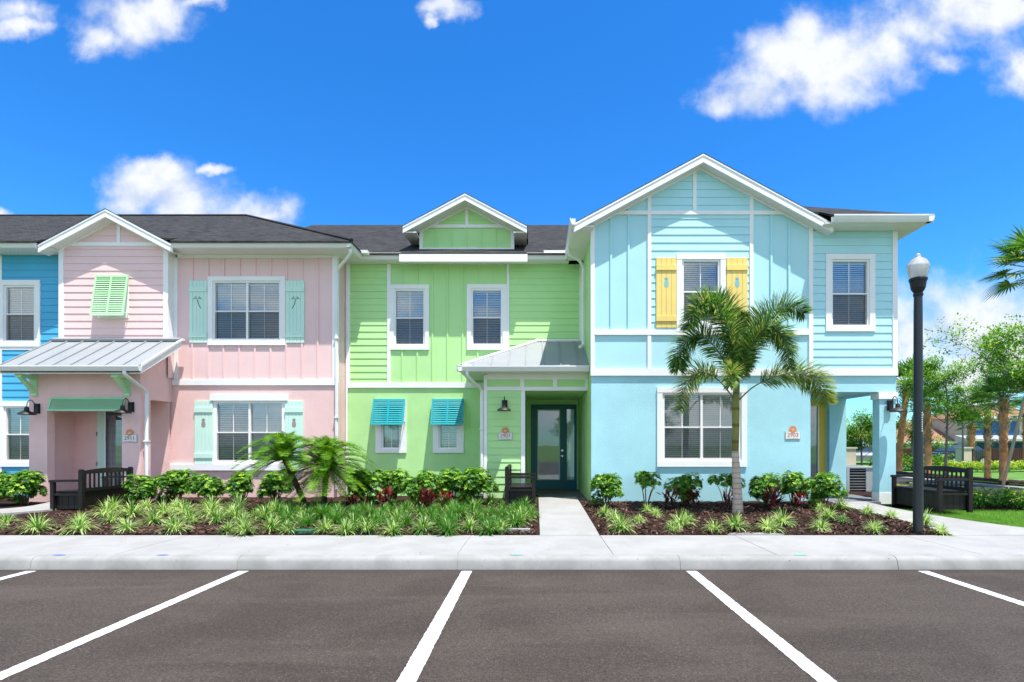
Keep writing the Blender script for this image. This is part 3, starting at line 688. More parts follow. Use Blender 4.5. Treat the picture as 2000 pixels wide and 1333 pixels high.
m = MB(); m.box(xl+.05, xr-.02, Ye+.21, 13.49, .1, .2); m.build('porch_floor', SLAB, hp)
def door(parent, x0, x1, z0, z1, Y, pm, fm, lite=(.17, .17, .25, .2), handle=None, casing=.0, side=None):
    m = MB(); a, b_, c, d = x0+lite[0], x1-lite[1], z0+lite[2], z1-lite[3]
    m.box(x0, a, Y, Y+.05, z0, z1); m.box(b_, x1, Y, Y+.05, z0, z1); m.box(a, b_, Y+.001, Y+.05, z0, c); m.box(a, b_, Y+.001, Y+.05, d, z1)
    o = m.build('door', pm, parent)
    m = MB(); f_ = .025
    m.box(a, a+f_, Y-.012, Y+.0, c, d); m.box(b_-f_, b_, Y-.012, Y, c, d); m.box(a+f_, b_-f_, Y-.011, Y, c, c+f_); m.box(a+f_, b_-f_, Y-.011, Y, d-f_, d); m.build('lite_frame', fm, o)
    m = MB(); m.face([(a, Y+.02, c), (b_, Y+.02, c), (b_, Y+.02, d), (a, Y+.02, d)]); m.build('pane', GLASS, o)
    m = MB(); z = d-.03
    while z > c+.02: m.face([(a+.01, Y+.055, z-.006), (b_-.01, Y+.055, z-.006), (b_-.01, Y+.075, z+.008), (a+.01, Y+.075, z+.008)]); z -= .03
    m.build('blinds', BLIND, o)
    m = MB(); m.box(a-.05, b_+.05, Y+.3, Y+.32, c-.1, d+.1); m.build('room_interior', DARK, o)  # near-black panel, darkness behind the door put into the colour
    if handle is not None:
        m = MB(); hx_ = handle; m.lathe([(0, 0), (.028, 0), (.028, .02), (0, .02)], (0, 0, 0), 12); m.v = [(hx_+p[0], Y-.02+p[2]*-1+.02, z0+.98+p[1]) for p in m.v]
        m2 = MB(); m2.lathe([(0, 0), (.03, 0), (.03, .025), (0, .025)], (0, 0, 0), 12); m.v += []; n0 = len(m.v)
        m.v += [(hx_+p[0], Y-p[2], z0+1.14+p[1]) for p in m2.v]; m.f += [tuple(i+n0 for i in q) for q in m2.f]; m.mi += m2.mi
        m.tube([(hx_, Y-.01, z0+.98), (hx_, Y-.06, z0+.98), (hx_-.1, Y-.065, z0+.97)], .011, 8)
        m.build('handle', CHROME, o)
    return o
d1 = door(hp, dl+.0, dr, .22, 2.68, 13.5, MINT, WHITE, (.19, .13, .2, .2))
m = MB()
for z in (1.0, 1.75): m.box(dl-.02, dl+.012, 13.485, 13.497, z, z+.1)
m.build('hinge', CHROME, d1)
# shed metal roof
def metal_roof_front(parent, xa, xb, y0, z0, y1, z1, ribs, name='porch_roof'):
    m = MB(); m.yz([(y0, z0), (y1, z1), (y1, z1-.03), (y0, z0-.03)], xa, xb)
    nrm = Vector((0, -(z1-z0), (y1-y0))).normalized()*.028
    for i in range(ribs+1):
        x = xa+.02+(xb-xa-.04)*i/ribs
        m.yz([(y0, z0), (y1, z1), (y1+nrm.y, z1+nrm.z), (y0+nrm.y, z0+nrm.z)], x-.014, x+.014)
    m.yz([(y1-.10, z1-.03), (y1, z1+.02), (y1, z1+.07), (y1-.11, z1+.02)], xa-.01, xb+.01)
    return m.build(name, METROOF, parent)
ra, rb = -11.98, -8.82
metal_roof_front(hp, ra, rb, 11.99, 3.29, 13.36, 4.12, 8)
m = MB(); gutter_x(m, -12.02, rb+.02, 11.88, 12.0, 3.17, 3.29)
m.yz([(12.0, 3.26), (13.36, 4.09), (13.36, 3.93), (12.0, 3.12)], rb-.03, rb); m.yz([(12.0, 3.26), (13.36, 4.09), (13.36, 3.93), (12.0, 3.12)], ra, ra+.03)
m.yz([(12.0, 3.33), (13.36, 4.16), (13.36, 4.11), (12.0, 3.27)], rb, rb+.025)
m.box(rb-.14, rb+.05, 13.36, 13.43, 4.12, 4.17)
m.build('porch_gutter', GUT, hp)
m = MB(); m.yz([(12.0, 3.135), (13.36, 3.965), (13.36, 3.945), (12.0, 3.115)], ra+.03, rb-.03); m.build('porch_soffit', SOFF, hp)
for uc in (69, 250):
    xc = X(uc, Ye); m = MB()
    m.box(xc-.06, xc+.06, Ye-.04, Ye, 2.66, 3.14); m.box(xc-.07, xc+.07, Ye-.42, Ye, 3.05, 3.13)
    m.yz([(Ye-.40, 3.05), (Ye-.30, 3.05), (Ye-.0, 2.78), (Ye-.0, 2.68)], xc-.045, xc+.045)
    m.build('eave_bracket', LIME, hp)
# louvre hood over the opening
def louvre(parent, name, x0, x1, zt_, zb_, Y, p, pm, rows, cols=1, bar=.035, side=True, back=True):
    """hinged at the top against the wall, bottom projecting p"""
    m = MB(); L = zt_-zb_
    def P(x, s, o): return (x, Y-.035-(p)*s-o, zt_-L*s)        # s 0 top..1 bottom
    def bx(xa, xb, s0, s1, th=.03, off=0.):
        n = len(m.v)
        for (xx, ss_, oo) in ((xa, s0, off), (xb, s0, off), (xb, s1, off), (xa, s1, off), (xa, s0, off+th), (xb, s0, off+th), (xb, s1, off+th), (xa, s1, off+th)): m.v.append(P(xx, ss_, oo))
        for q in ((0, 3, 2, 1), (4, 5, 6, 7), (0, 1, 5, 4), (1, 2, 6, 5), (2, 3, 7, 6), (3, 0, 4, 7)): m.f.append(tuple(n+i for i in q)); m.mi.append(0)
    b_ = bar/L
    bx(x0, x0+bar, 0, 1); bx(x1-bar, x1, 0, 1); bx(x0+bar, x1-bar, 0, b_*1.2); bx(x0+bar, x1-bar, 1-b_*1.2, 1)
    cw = (x1-x0-bar)/cols
    for c in range(1, cols): bx(x0+cw*c, x0+cw*c+bar, b_*1.2, 1-b_*1.2)
    for r_ in range(rows):
        s0 = b_*1.2+(1-2.4*b_)*(r_+.08)/rows; s1 = b_*1.2+(1-2.4*b_)*(r_+.74)/rows
        for c in range(cols):
            xa = x0+cw*c+bar; xb = x0+cw*(c+1)
            a, b2, c_, d = P(xa, s0, .004), P(xb, s0, .004), P(xb, s1, .028), P(xa, s1, .028)
            m.face([a, b2, c_, d]); m.face([(q[0], q[1]+.006, q[2]-.004) for q in (a, b2, c_, d)])
    if side:
        for xx in (x0+.02, x1-.02): m.tube([(xx, Y, zb_+.0+L*.12), P(xx, .93, 0)], .009, 6)
    return m.build(name, pm, parent)
x0, x1, z0, z1 = pw(93, 776, 240, 803, 12.36)
louvre(hp, 'louvre_hood', x0, x1, z1, z0, Ye, .10, JADE, 5)
# gable shutter over hidden window
sx0, sx1 = X(190, Yg), X(254, Yg)
m = MB(); m.box(sx0+.02, sx1-.02, Yg-.03, Yg+.0, Z(622, Yg), Z(541, Yg)); m.build('window_casing', WHITE, hp)
louvre(hp, 'awning_shutter', sx0, sx1, Z(539, Yg), Z(617, Yg-.2), Yg, .17, LIME, 17, 2, .04)
# board shutters with emblems
def palm_emblem(m, cx, cz, h, Y, s=1):
    tr = [(.27*s, -.55), (.12*s, -.28), (.03*s, 0), (0, .17)]
    pts = bez([(cx+a*h-.05*h*s, 0, cz+b_*h) for (a, b_) in tr], 4)
    for a, b_ in zip(pts[:-1], pts[1:]): w_ = .035*h; m.face([(a.x-w_, Y, a.z), (a.x+w_, Y, a.z), (b_.x+w_*.8, Y, b_.z), (b_.x-w_*.8, Y, b_.z)])
    top = pts[-1]
    for ang in (10, 45, 85, 130, 172):
        c = Vector((top.x, 0, top.z)); L = .42*h; dx, dz = cos(radians(ang)), sin(radians(ang))
        p1 = c+Vector((dx*L*.55, 0, dz*L*.45+.09*h)); p2 = c+Vector((dx*L, 0, dz*L*.4-.06*h))
        m.face([(c.x, Y, c.z), (p1.x, Y, p1.z+.03*h), (p2.x, Y, p2.z), (p1.x, Y, p1.z-.04*h)])
def pine_emblem(m, cx, cz, h, Y):
    m.face([(cx+.20*h*cos(a), Y, cz-.18*h+.30*h*sin(a)) for a in [2*pi*i/16 for i in range(16)]])
    for ang, l in ((90, .36), (60, .3), (120, .3), (30, .2), (150, .2)):
        a = radians(ang); p = (cx, cz+.12*h); q = (cx+cos(a)*l*h, cz+.12*h+sin(a)*l*h); nx, nz = -sin(a)*.05*h, cos(a)*.05*h; mid = ((p[0]+q[0])/2, (p[1]+q[1])/2)
        m.face([(p[0], Y, p[1]), (mid[0]+nx, Y, mid[1]+nz), (q[0], Y, q[1]), (mid[0]-nx, Y, mid[1]-nz)])
def shutter(parent, x0, x1, z0, z1, Y, pm, emblem, em, side=1, planks=4, proud=.03):
    m = MB(); w_ = (x1-x0)/planks
    for i in range(planks): m.box(x0+w_*i+.004, x0+w_*(i+1)-.004, Y-proud, Y-.002, z0, z1)
    m.box(x0+.002, x1-.002, Y-proud+.008, Y-.001, z0+.002, z1-.002)
    L = z1-z0
    for a in (.09, .82): m.box(x0, x1, Y-proud-.02, Y-proud, z0+L*a, z0+L*(a+.075))
    o = m.build('shutter', pm, parent); m = MB()
    cz = z0+L*.66; cx = (x0+x1)/2
    if emblem == 'palm': palm_emblem(m, cx, cz, L*.2, Y-proud-.003, side)
    else: pine_emblem(m, cx, cz, L*.17, Y-proud-.003)
    m.build(emblem+'_cutout', em, o); return o
for i, (a, b_) in enumerate(((371, 406), (559, 595))): q = pw(a, 549, b_, 670, Yp); shutter(hp, *q, Yp, MINT, 'palm', CUT, 1-2*i, 5)
for i, (a, b_) in enumerate(((381, 416.5), (557.5, 593))): q = pw(a, 784, b_, 906, Yp); shutter(hp, *q, Yp, MINT, 'pineapple', CUTW, 1, 5)
downspout(hp, bez([(-4.54, 13.12, 6.33), (-4.56, 13.15, 6.18), (-4.95, 13.50, 5.98), (XR+.02, 13.55, 5.85), (XR+.02, 13.56, 5.6)], 4)+[Vector((XR+.02, 13.56, .4))], clips=(4.2, 2.2))
downspout(hp, bez([(X(246, 12), 11.95, 3.17), (X(248, 12), 11.97, 3.08), (X(262, 12.2), 12.2, 2.96), (xr+.10, 12.52, 2.78), (xr+.11, 12.55, 2.6)], 4)+[Vector((xr+.11, 12.55, .3))], clips=(1.6,))
# ================================================================ GREEN HOUSE
YG = 14.29
hg = thing('townhouse', 'lime green townhouse with a small roof dormer and teal awning shutters', 'house', group='attached pastel townhouses')
XL = -5.02; XB = 1.241
wa = pw(762, 557, 838, 684, YG); wb = pw(912, 556, 990, 684, YG)
HA = window(hg, *wa, YG, cas=(.10, .11, .10), seed=5, frame=.05); HB = window(hg, *wb, YG, cas=(.11, .11, .11), seed=6, frame=.05)
wc = pw(734, 782, 794, 885, YG); wd = pw(846, 782, 906, 885, YG)
HC_ = window(hg, *wc, YG, cas=(.15, .12, .1), seed=7, single=True, blind=1); HD = window(hg, *wd, YG, cas=(.15, .12, .1), seed=8, single=True, blind=1)
zb = Z(753, YG); x1_, x2_ = X(760, YG), X(988, YG)
m = MB(); lap(m, XL, x1_, zb, ZS, YG); m.build('lap_wall', GREENS, hg); m = MB(); lap(m, x2_, XB, zb, ZS, YG); m.build('lap_wall', GREENS, hg)
m = MB(); flat(m, x1_, x2_, zb, ZS, YG, [HA, HB]); battens(m, [X(786+29.45*i, YG) for i in range(7)], Z(748, YG), ZS, YG, [wa, wb]); m.build('batten_wall', GREENS, hg)
m = MB(); flat(m, XL, -1.1, .1, zb, YG, [HC_, HD]); m.face([(XL, 24, .1), (XB, 24, .1), (XB, 24, ZS), (XL, 24, ZS)])
m.build('wall', GREEN, hg)
m = MB(); board(m, 669, 944, 748, 758, YG, .036); board(m, 676, 684, 515, 747.8, YG, .032); m.box(x1_-.045, x1_+.045, YG-.034, YG, Z(747.8, YG), ZS)
m.box(x2_-.045, x2_+.045, YG-.034, YG, Z(747.8, YG), Z(684.3, YG)); m.box(x2_+.03, x2_+.09, YG-.034, YG, Z(684, YG), ZS)
m.box(XB-.09, XB-.005, YG-.034, YG, 4.2, ZS); m.build('trim', WHITE, hg)
m = MB(); gutter_x(m, -4.55, -3.5, 13.88, 14.0, ZS, 6.49); gutter_x(m, -.24, .82, 13.88, 14.0, ZS, 6.49)
m.box(-.35+.55, .8, 13.9, 14.1, 6.47, 6.56); m.build('gutter', GUT, hg)
m = MB(); m.box(-3.52, -.22, 13.82, 13.90, 6.24, 6.43); m.build('dormer_eave_board', WHITE, hg)
m = MB(); m.box(-4.6, XB, 14.0, YG+.03, ZS-.005, ZS+.02); m.box(-3.5, -.24, 13.9, 14.0, ZS-.01, ZS+.015); m.build('soffit', SOFF, hg)
m = MB(); yrg = 19.23
roofpoly(m, [(-8, 13.86, 6.47), (XB+1.5, 13.86, 6.47), (XB+1.5, yrg, zr), (-8, yrg, zr)]); roofpoly(m, [(-8, yrg, zr), (XB+1.5, yrg, zr), (XB+1.5, 24.4, 6.47), (-8, 24.4, 6.47)])
m.build('roof', SHING, hg)
# dormer
Yd = 14.45; da, db = X(821, Yd), X(1003, Yd); dc = (da+db)/2; dz0 = Z(489, Yd); dz1 = Z(446, Yd); dza = 8.09; dsl = .53
m = MB(); flat(m, da, db, dz0-.1, dz1+.03, Yd); battens(m, [X(852+29*i, Yd) for i in range(5)], dz0, dz1, Yd)
for xx in (da, db): m.face([(xx, Yd, dz0-.3), (xx, 17, dz0-.3), (xx, 17, dz1+.3), (xx, Yd, dz1+.3)])
lap(m, da, db, dz1+.03, dza-.14, Yd, clip=lambda z: (dc-(dza-.14-z)/dsl, dc+(dza-.14-z)/dsl)); m.build('dormer_wall', GREENS, hg)
m = MB(); m.box(da-.02, da+.07, Yd-.03, Yd+.01, dz0, dz1); m.box(db-.07, db+.02, Yd-.03, Yd+.01, dz0, dz1); m.box(da-.02, db+.02, Yd-.034, Yd, dz1, dz1+.085); m.box(da-.02, db+.02, Yd-.036, Yd, dz0-.04, dz0+.05)
m.box(dc-.04, dc+.04, Yd-.033, Yd, dz1+.085, dza-.17); chevron(m, dc, 1.25, dza-.13, dsl, 0, .085, Yd-.036, Yd-.004)
m.box(dc-.22, dc+.27, Yd-.05, Yd-.036, dz0+.0, dz0+.055)
m.build('dormer_trim', WHITE, hg)
gable_roof(hg, dc, 1.62, dza, dsl, 14.02, Yd, 17.3, .18, 'dormer_roof')
m = MB(); m.box(dc-1.6, da-.02, 14.05, 17, dza-1.62*dsl-.16, dza-1.62*dsl-.13); m.build('dormer_soffit', SOFF, hg); m = MB(); m.box(db+.02, dc+1.6, 14.05, 17, dza-1.62*dsl-.16, dza-1.62*dsl-.13); m.build('dormer_soffit', SOFF, hg)
# awning shutters
for (a, b_) in ((731, 793), (845, 907)):
    louvre(hg, 'awning_shutter', X(a, YG), X(b_, YG), Z(780, YG), Z(830, YG-.22), YG-.03, .22, TEAL, 10, 2, .045)
# porch
YP = 12.96; pl, pi_, pr = X(945, YP), X(1025, YP), XB
zf0, zf1 = Z(763, YP), 3.22
m = MB(); lap(m, pl+.08, pi_-.08, .24, zf0, YP, step=.174); m.build('porch_lap_wall', GREENS, hg); m = MB(); lap(m, pl, pr, zf0, zf1, YP, step=.3); m.build('porch_lap_wall', GREENS, hg)
m = MB()
m.face([(pl, YP, .1), (pl, YG, .1), (pl, YG, 3.3), (pl, YP, 3.3)])
m.face([(pi_-.0, YP+.05, .1), (pi_, 15.7, .1), (pi_, 15.7, 2.95), (pi_, YP+.05, 2.95)])
m.face([(pi_, YP+.02, zf0), (XB, YP+.02, zf0), (XB, 15.7, zf0), (pi_, 15.7, zf0)])
m.face([(pi_-.3, 15.7, .1), (XB, 15.7, .1), (XB, 15.7, 3), (pi_-.3, 15.7, 3)][::1]) if False else None
dx0, dx1, dz_0, dz_1 = X(1037, 15.7), X(1126, 15.7), .22, 2.70
flat(m, pi_, XB, .1, 3.0, 15.7, [(dx0, dx1, dz_0, dz_1)])
m.face([(XB-.004, 12.08, .1), (XB-.004, 15.7, .1), (XB-.004, 15.7, zf0), (XB-.004, 12.08, zf0)])
m.build('porch_wall', GREEN, hg)
m = MB(); m.box(pl, pl+.08, YP-.03, YP+.03, .24, zf1); m.box(pi_-.09, pi_+.005, YP-.03, YP+.1, .24, zf0-.001); m.box(pl+.08, pr, YP-.032, YP+.05, zf0-.005, zf0+.085); m.box(pl+.08, pr, YP-.032, YP, 3.1, 3.24)
for u in (1020, 1084, 1147): m.box(X(u, YP)-.05, X(u, YP)+.05, YP-.031, YP, zf0+.085, 3.1)
m.build('porch_trim', WHITE, hg)
# porch roof: front plane + left hip
ey, ez, ty, tz_ = 12.5, 3.36, 14.27, 4.265; ex = -1.73
m = MB(); tl = ex+(ty-ey)
roofpoly(m, [(ex, ey, ez), (XB, ey, ez), (XB, ty, tz_), (tl, ty, tz_)], .03); roofpoly(m, [(ex, ey, ez), (tl, ty, tz_), (ex, ty, ez)], .03)
x = XB-.25; sl_ = (tz_-ez)/(ty-ey)
while x > ex+.1:
    yt_ = min(ty, ey+(x-ex)); zt_ = ez+sl_*(yt_-ey); m.yz([(ey, ez), (yt_, zt_), (yt_-.012, zt_+.03), (ey-.012, ez+.03)], x-.013, x+.013); x -= .41
m.build('porch_roof', METROOF, hg)
m = MB(); m.tube([(ex, ey, ez+.02), (tl, ty, tz_+.02)], .045, 6); m.tube([(tl-.05, ty, tz_+.02), (XB-.05, ty, tz_+.02)], .05, 6); gutter_x(m, ex-.1, XB-.01, ey-.1, ey+.02, ez-.13, ez); gutter_y(m, ey-.1, YG, ex-.1, ex+.02, ez-.13, ez)
m.build('porch_gutter', GUT, hg)
m = MB(); m.box(ex+.02, XB-.006, ey+.02, YP, ez-.125, ez-.10); m.box(ex+.02, pl, YP, YG, ez-.125, ez-.10); m.build('porch_soffit', SOFF, hg)
downspout(hg, bez([(X(912, 12.5), 12.46, 3.23), (X(914, 12.5), 12.5, 3.12), (X(925, 12.7), 12.7, 3.0), (pl-.06, 12.93, 2.86), (pl-.05, 12.94, 2.7)], 4)+[Vector((pl-.05, 12.94, .35))], clips=(1.9,))
# door + sidelight
ds = X(1105, 15.7)
m = MB(); m.box(dx0, dx0+.07, 15.66, 15.76, dz_0, dz_1); m.box(dx1-.04, dx1, 15.66, 15.76, dz_0, dz_1); m.box(ds-.04, ds, 15.662, 15.76, dz_0, dz_1-.07); m.box(dx0+.07, dx1-.04, 15.664, 15.76, dz_1-.07, dz_1)
m.build('door_frame', DTEAL, hg)
dd = door(hg, dx0+.07, ds-.04, dz_0, dz_1-.07, 15.69, DTEAL, MINT, (.12, .13, .28, .08), handle=ds-.04-.065)
m = MB(); sa, sb = ds, dx1-.04; m.box(sa, sa+.03, 15.69, 15.74, dz_0, dz_1-.07); m.box(sb-.03, sb, 15.69, 15.74, dz_0, dz_1-.07); m.box(sa+.03, sb-.03, 15.69, 15.74, dz_0, dz_0+.28); m.box(sa+.03, sb-.03, 15.69, 15.74, dz_1-.13, dz_1-.07)
o = m.build('sidelight', DTEAL, hg)
m = MB(); m.face([(sa+.03, 15.71, dz_0+.28), (sb-.03, 15.71, dz_0+.28), (sb-.03, 15.71, dz_1-.13), (sa+.03, 15.71, dz_1-.13)]); m.build('pane', GLASS, o)
m = MB(); z = dz_1-.16
while z > dz_0+.3: m.face([(sa+.035, 15.745, z-.010), (sb-.035, 15.745, z-.010), (sb-.035, 15.76, z+.012), (sa+.035, 15.76, z+.012)]); z -= .03
m.build('blinds', BLIND, o)
m = MB(); m.box(-.2, XB-.01, 13.1, 15.69, .1, .215); m.box(X(1030, 13), XB-.03, 13.06, 13.2, .1, .218); m.build('porch_floor', SLAB, hg)
m = MB(); m.box(.02, .88, 15.0, 15.45, .217, .24); tag(m.build('doormat', MAT_), 'brown coir doormat before the dark teal door', 'doormat')
# ================================================================ AQUA HOUSE
YB = 12.07; XE = 8.08
hb = thing('townhouse', 'large aqua blue townhouse with wide front gable and yellow shutters', 'house', group='attached pastel townhouses')
bc = 3.672; bza = 7.92; bsl = .54; bhalf = 2.85
wg = pw(1321, 497, 1417, 640, YB); wr = pw(1612, 497, 1708, 648, YB); wl = pw(1283, 757, 1458, 912, YB)
HG_ = window(hb, *wg, YB, cas=(.12, .12, .10), seed=9); HR = window(hb, *wr, YB, cas=(.12, .12, .10), seed=10, frame=.045); HLo = window(hb, *wl, YB, units=2, cas=(.12, .12, .13), seed=11, frame=.05)
gtop2 = lambda x: bza-.14-bsl*abs(x-bc)
xv1, xv2, xr1 = X(1268, YB), X(1467, YB), X(1583, YB)
zm0, zm1 = Z(655, YB), Z(645, YB); zh = Z(417, YB); zbb = Z(728, YB)
m = MB()
lap(m, xv1, xv2, zm1, zh, YB, [HG_]); lap(m, xv1, xv2, zh, bza-.14, YB, clip=lambda z: (bc-(bza-.14-z)/bsl, bc+(bza-.14-z)/bsl))
m.build('gable_lap_wall', BLUES, hb); m = MB(); lap(m, xr1, XE, zbb, ZS, YB, [HR]); m.build('lap_wall', BLUES, hb)
m = MB()
m.face([(XB, YB, zbb), (xv1, YB, zbb), (xv1, YB, gtop2(xv1)), (XB, YB, gtop2(XB))]); m.face([(xv2, YB, zbb), (xr1, YB, zbb), (xr1, YB, gtop2(xr1)), (xv2, YB, gtop2(xv2))])
flat(m, xv1, xv2, zbb, zm1, YB)
for u in (1193.5, 1227.6, 1506, 1540.6): x = X(u, YB); battens(m, [x], zm1, gtop2(x)-.05, YB, d=.03)
m.build('panel_wall', BLUES, hb)
m = MB(); flat(m, XB, xr1, .1, zbb, YB, [HLo])
zp = Z(766, YB)
m.box(xr1, XE, YB+.002, YB+.25, zp, zbb)                         # front beam
m.box(XE-.25, XE-.002, YB+.25, 14.0, zp, zbb)                    # side beam
m.face([(xr1, YB+.25, zp+.02), (XE-.25, YB+.25, zp+.02), (XE-.25, 14, zp+.02), (xr1, 14, zp+.02)])   # ceiling
m.face([(xr1, YB, .1), (xr1, 14.1, .1), (xr1, 14.1, zp+.02), (xr1, YB, zp+.02)])
ddl, ddr = X(1583, 14.1)-.62, X(1616, 14.12)
m.face([(7.64, 14.0, .1), (XE, 14.0, .1), (XE, 14.0, zp+.02), (7.64, 14, zp+.02)]); m.face([(7.64, 14.0, .1), (7.64, 14.14, .1), (7.64, 14.14, zp+.02), (7.64, 14, zp+.02)])
flat(m, xr1-.01, 7.64, .1, zp+.02, 14.14, [(6.58, 7.62, .22, 2.68)])
m.box(7.71, XE, YB+.002, YB+.25, .45, zp)                     # corner pier
m.face([(XE, 14, .1), (XE, 24, .1), (XE, 24, ZS), (XE, 14, ZS)]); m.face([(XE, YB, zbb), (XE, 14, zbb), (XE, 14, ZS), (XE, YB, ZS)]); m.face([(XB, 24, .1), (XE, 24, .1), (XE, 24, ZS), (XB, 24, ZS)])
m.build('wall', BLUE, hb)
m = MB(); m.box(7.70, XE+.01, YB-.012, YB+.262, .2, .45); m.box(7.68, XE+.02, YB-.03, YB+.28, zp-.16, zp-.005); m.build('pier_trim', WHITE, hb)
m = MB(); m.face([(XB, YB, zf0), (XB, YG+.0, zf0), (XB, YG, ZS), (XB, YB, ZS)]); m.build('side_wall', GREEN, hb)
m = MB()
m.box(XB-.015, XB+.075, YB-.032, YB+.02, zbb+.08, gtop2(XB)); m.box(XB-.015, XB, YB+.02, YB+.1, zbb, ZS)
m.box(xv1-.04, xv1+.04, YB-.034, YB, zm1, gtop2(xv1)); m.box(xv2-.04, xv2+.04, YB-.034, YB, zm1, gtop2(xv2)); m.box(xr1-.045, xr1+.045, YB-.032, YB, zbb+.08, gtop2(xr1))
m.box(xv1-.04, xv1+.04, YB-.033, YB, zbb+.08, zm0); m.box(xv2-.04, xv2+.04, YB-.033, YB, zbb+.08, zm0)
m.box(XB+.075, wg[0]-.0, YB-.040, YB, zm0, zm1); m.box(wg[1], xr1-.045, YB-.040, YB, zm0, zm1); m.box(wg[0], wg[1], YB-.038, YB, zm0, wg[2]-.001)
m.box(XB-.02, XE+.02, YB-.044, YB, Z(734.5, YB), Z(721.5, YB))
zz = zh; xa_ = bc-(bza-.18-zz)/bsl; xb_ = bc+(bza-.18-zz)/bsl; m.box(xa_, xb_, YB-.036, YB, zz-.04, zz+.045)
m.box(bc-.115-.04, bc-.115+.04, YB-.0345, YB, zz+.045, gtop2(bc-.1)-.05)
chevron(m, bc, 2.45, bza-.13, bsl, 0, .10, YB-.038, YB-.004)
m.box(XE-.09, XE+.02, YB-.03, YB+.02, Z(721, YB), ZS); m.box(XE, XE+.02, YB+.02, YB+.12, zbb, ZS)
m.build('trim', WHITE, hb)
gable_roof(hb, bc, bhalf, bza, bsl, 11.79, YB, 15.5)
m = MB(); gutter_x(m, 6.40, 8.56, 11.53, 11.66, ZS+.0, 6.48); gutter_y(m, 11.53, 24, 8.56, 8.43, ZS, 6.48); gutter_y(m, 11.72, 14.0, .74, .86, ZS, 6.48)
m.build('gutter', GUT, hb)
m = MB(); m.box(bc+bhalf-.25, 8.43, 11.66, YB+.03, ZS-.005, ZS+.02); m.box(XE-.02, 8.43, YB+.03, 24, ZS-.005, ZS+.02); m.box(.86, XB+.03, 11.82, YG, ZS-.005, ZS+.02)
m.build('soffit', SOFF, hb)
m = MB(); e0, e1 = .74, 8.56; y0_ = 11.55; rise = (e1-e0)/2
q = 6.47; yr2 = y0_+rise; zr2 = q+.54*rise
roofpoly(m, [(6.40, y0_, q), (e1, y0_, q), (e1-.6, y0_+.6, q+.324), (6.40, y0_+.6, q+.324)]); roofpoly(m, [(e0+.6, y0_+.6, q+.324), (e1-.6, y0_+.6, q+.324), (e1-rise, yr2, zr2)]); roofpoly(m, [(e1, y0_, q), (e1, 24.4, q), (e1-rise, 24.4-rise, zr2), (e1-rise, yr2, zr2)]); roofpoly(m, [(e0, 14.0, q), (e0, 24.4, q), (e0+rise, 24.4-rise, zr2), (e0+rise, yr2, zr2)])
m.build('roof', SHING, hb)
for i, (a, b_) in enumerate(((1281, 1320.5), (1418, 1459))): q = pw(a, 505, b_, 641, YB); shutter(hb, *q, YB-.012, YELL, 'pineapple', CUTB, 1, 4)
downspout(hb, bez([(.80, 13.2, 6.33), (.82, 13.2, 6.2), (1.05, 13.3, 6.1), (XB-.07, 13.4, 5.95), (XB-.07, 13.4, 5.75)], 4)+bez([(XB-.07, 13.4, 4.1), (XB-.08, 13.35, 4.0), (XB-.17, 13.2, 3.93)], 3))
downspout(hb, bez([(8.5, 13.0, 6.33), (8.5, 13.0, 6.2), (8.3, 13.0, 6.05), (XE+.06, 13.0, 5.9), (XE+.06, 13.0, 5.7)], 4)+[Vector((XE+.06, 13.0, 3))])
d3 = door(hb, 6.58, 7.62, .22, 2.68, 14.14, GOLD, WHITE, (.15, .19, .2, .12))
m = MB(); m.box(xr1+.01, XE-.02, YB+.1, 14.13, .1, .26); m.box(xr1+.3, 7.69, 11.98, YB+.1, .1, .255); m.build('porch_floor', SLAB, hb)
for h_, cx, cy in ((hz, -14.4, Yp), (hp, -8.4, Yp), (hg, -1.9, YG), (hb, 4.66, YB)): kids_at(h_, cx, cy)
# ================================================================ WALL LAMPS
def wall_lamp(label, x, y, z, s=1):
    t_ = thing('wall_lamp', label, 'wall lamp', (x, y, z), group='black barn wall lamps')
    m = MB(); m.box(-.065, .065, -.03, 0, -.11, .12); m.box(-.05, .05, -.045, -.03, -.09, .1); m.build('back_plate', BLACK, t_)
    m = MB(); m.tube(bez([(0, -.04, .02), (0, -.09, .13), (0, -.17, .19), (0, -.25, .13), (0, -.27, .02)], 5), .009, 8); m.build('arm', BLACK, t_, True)
    m = MB(); m.lathe([(.0, .03), (.03, .03), (.045, .0), (.05, -.06), (.075, -.075), (.13, -.095), (.165, -.135), (.17, -.15), (.16, -.148), (.12, -.105), (.05, -.085), (0, -.08)], (0, -.27, .0), 28); m.build('lamp_shade', BLACK, t_, 50)
    return t_
wall_lamp('black barn lamp left of the pink porch opening, under the left bracket', X(73.5, Ye), Ye, Z(799, Ye))
wall_lamp('black barn lamp right of the pink porch opening, above the 2911 plaque', X(257, Ye), Ye, Z(796, Ye))
wall_lamp('black barn lamp on green lap siding above the 2907 plaque', X(986, YP), YP-.02, Z(796, YP)+.05)
wall_lamp('black barn lamp on the white-capped aqua corner pier', X(1736, YB), YB-.03, Z(793, YB))
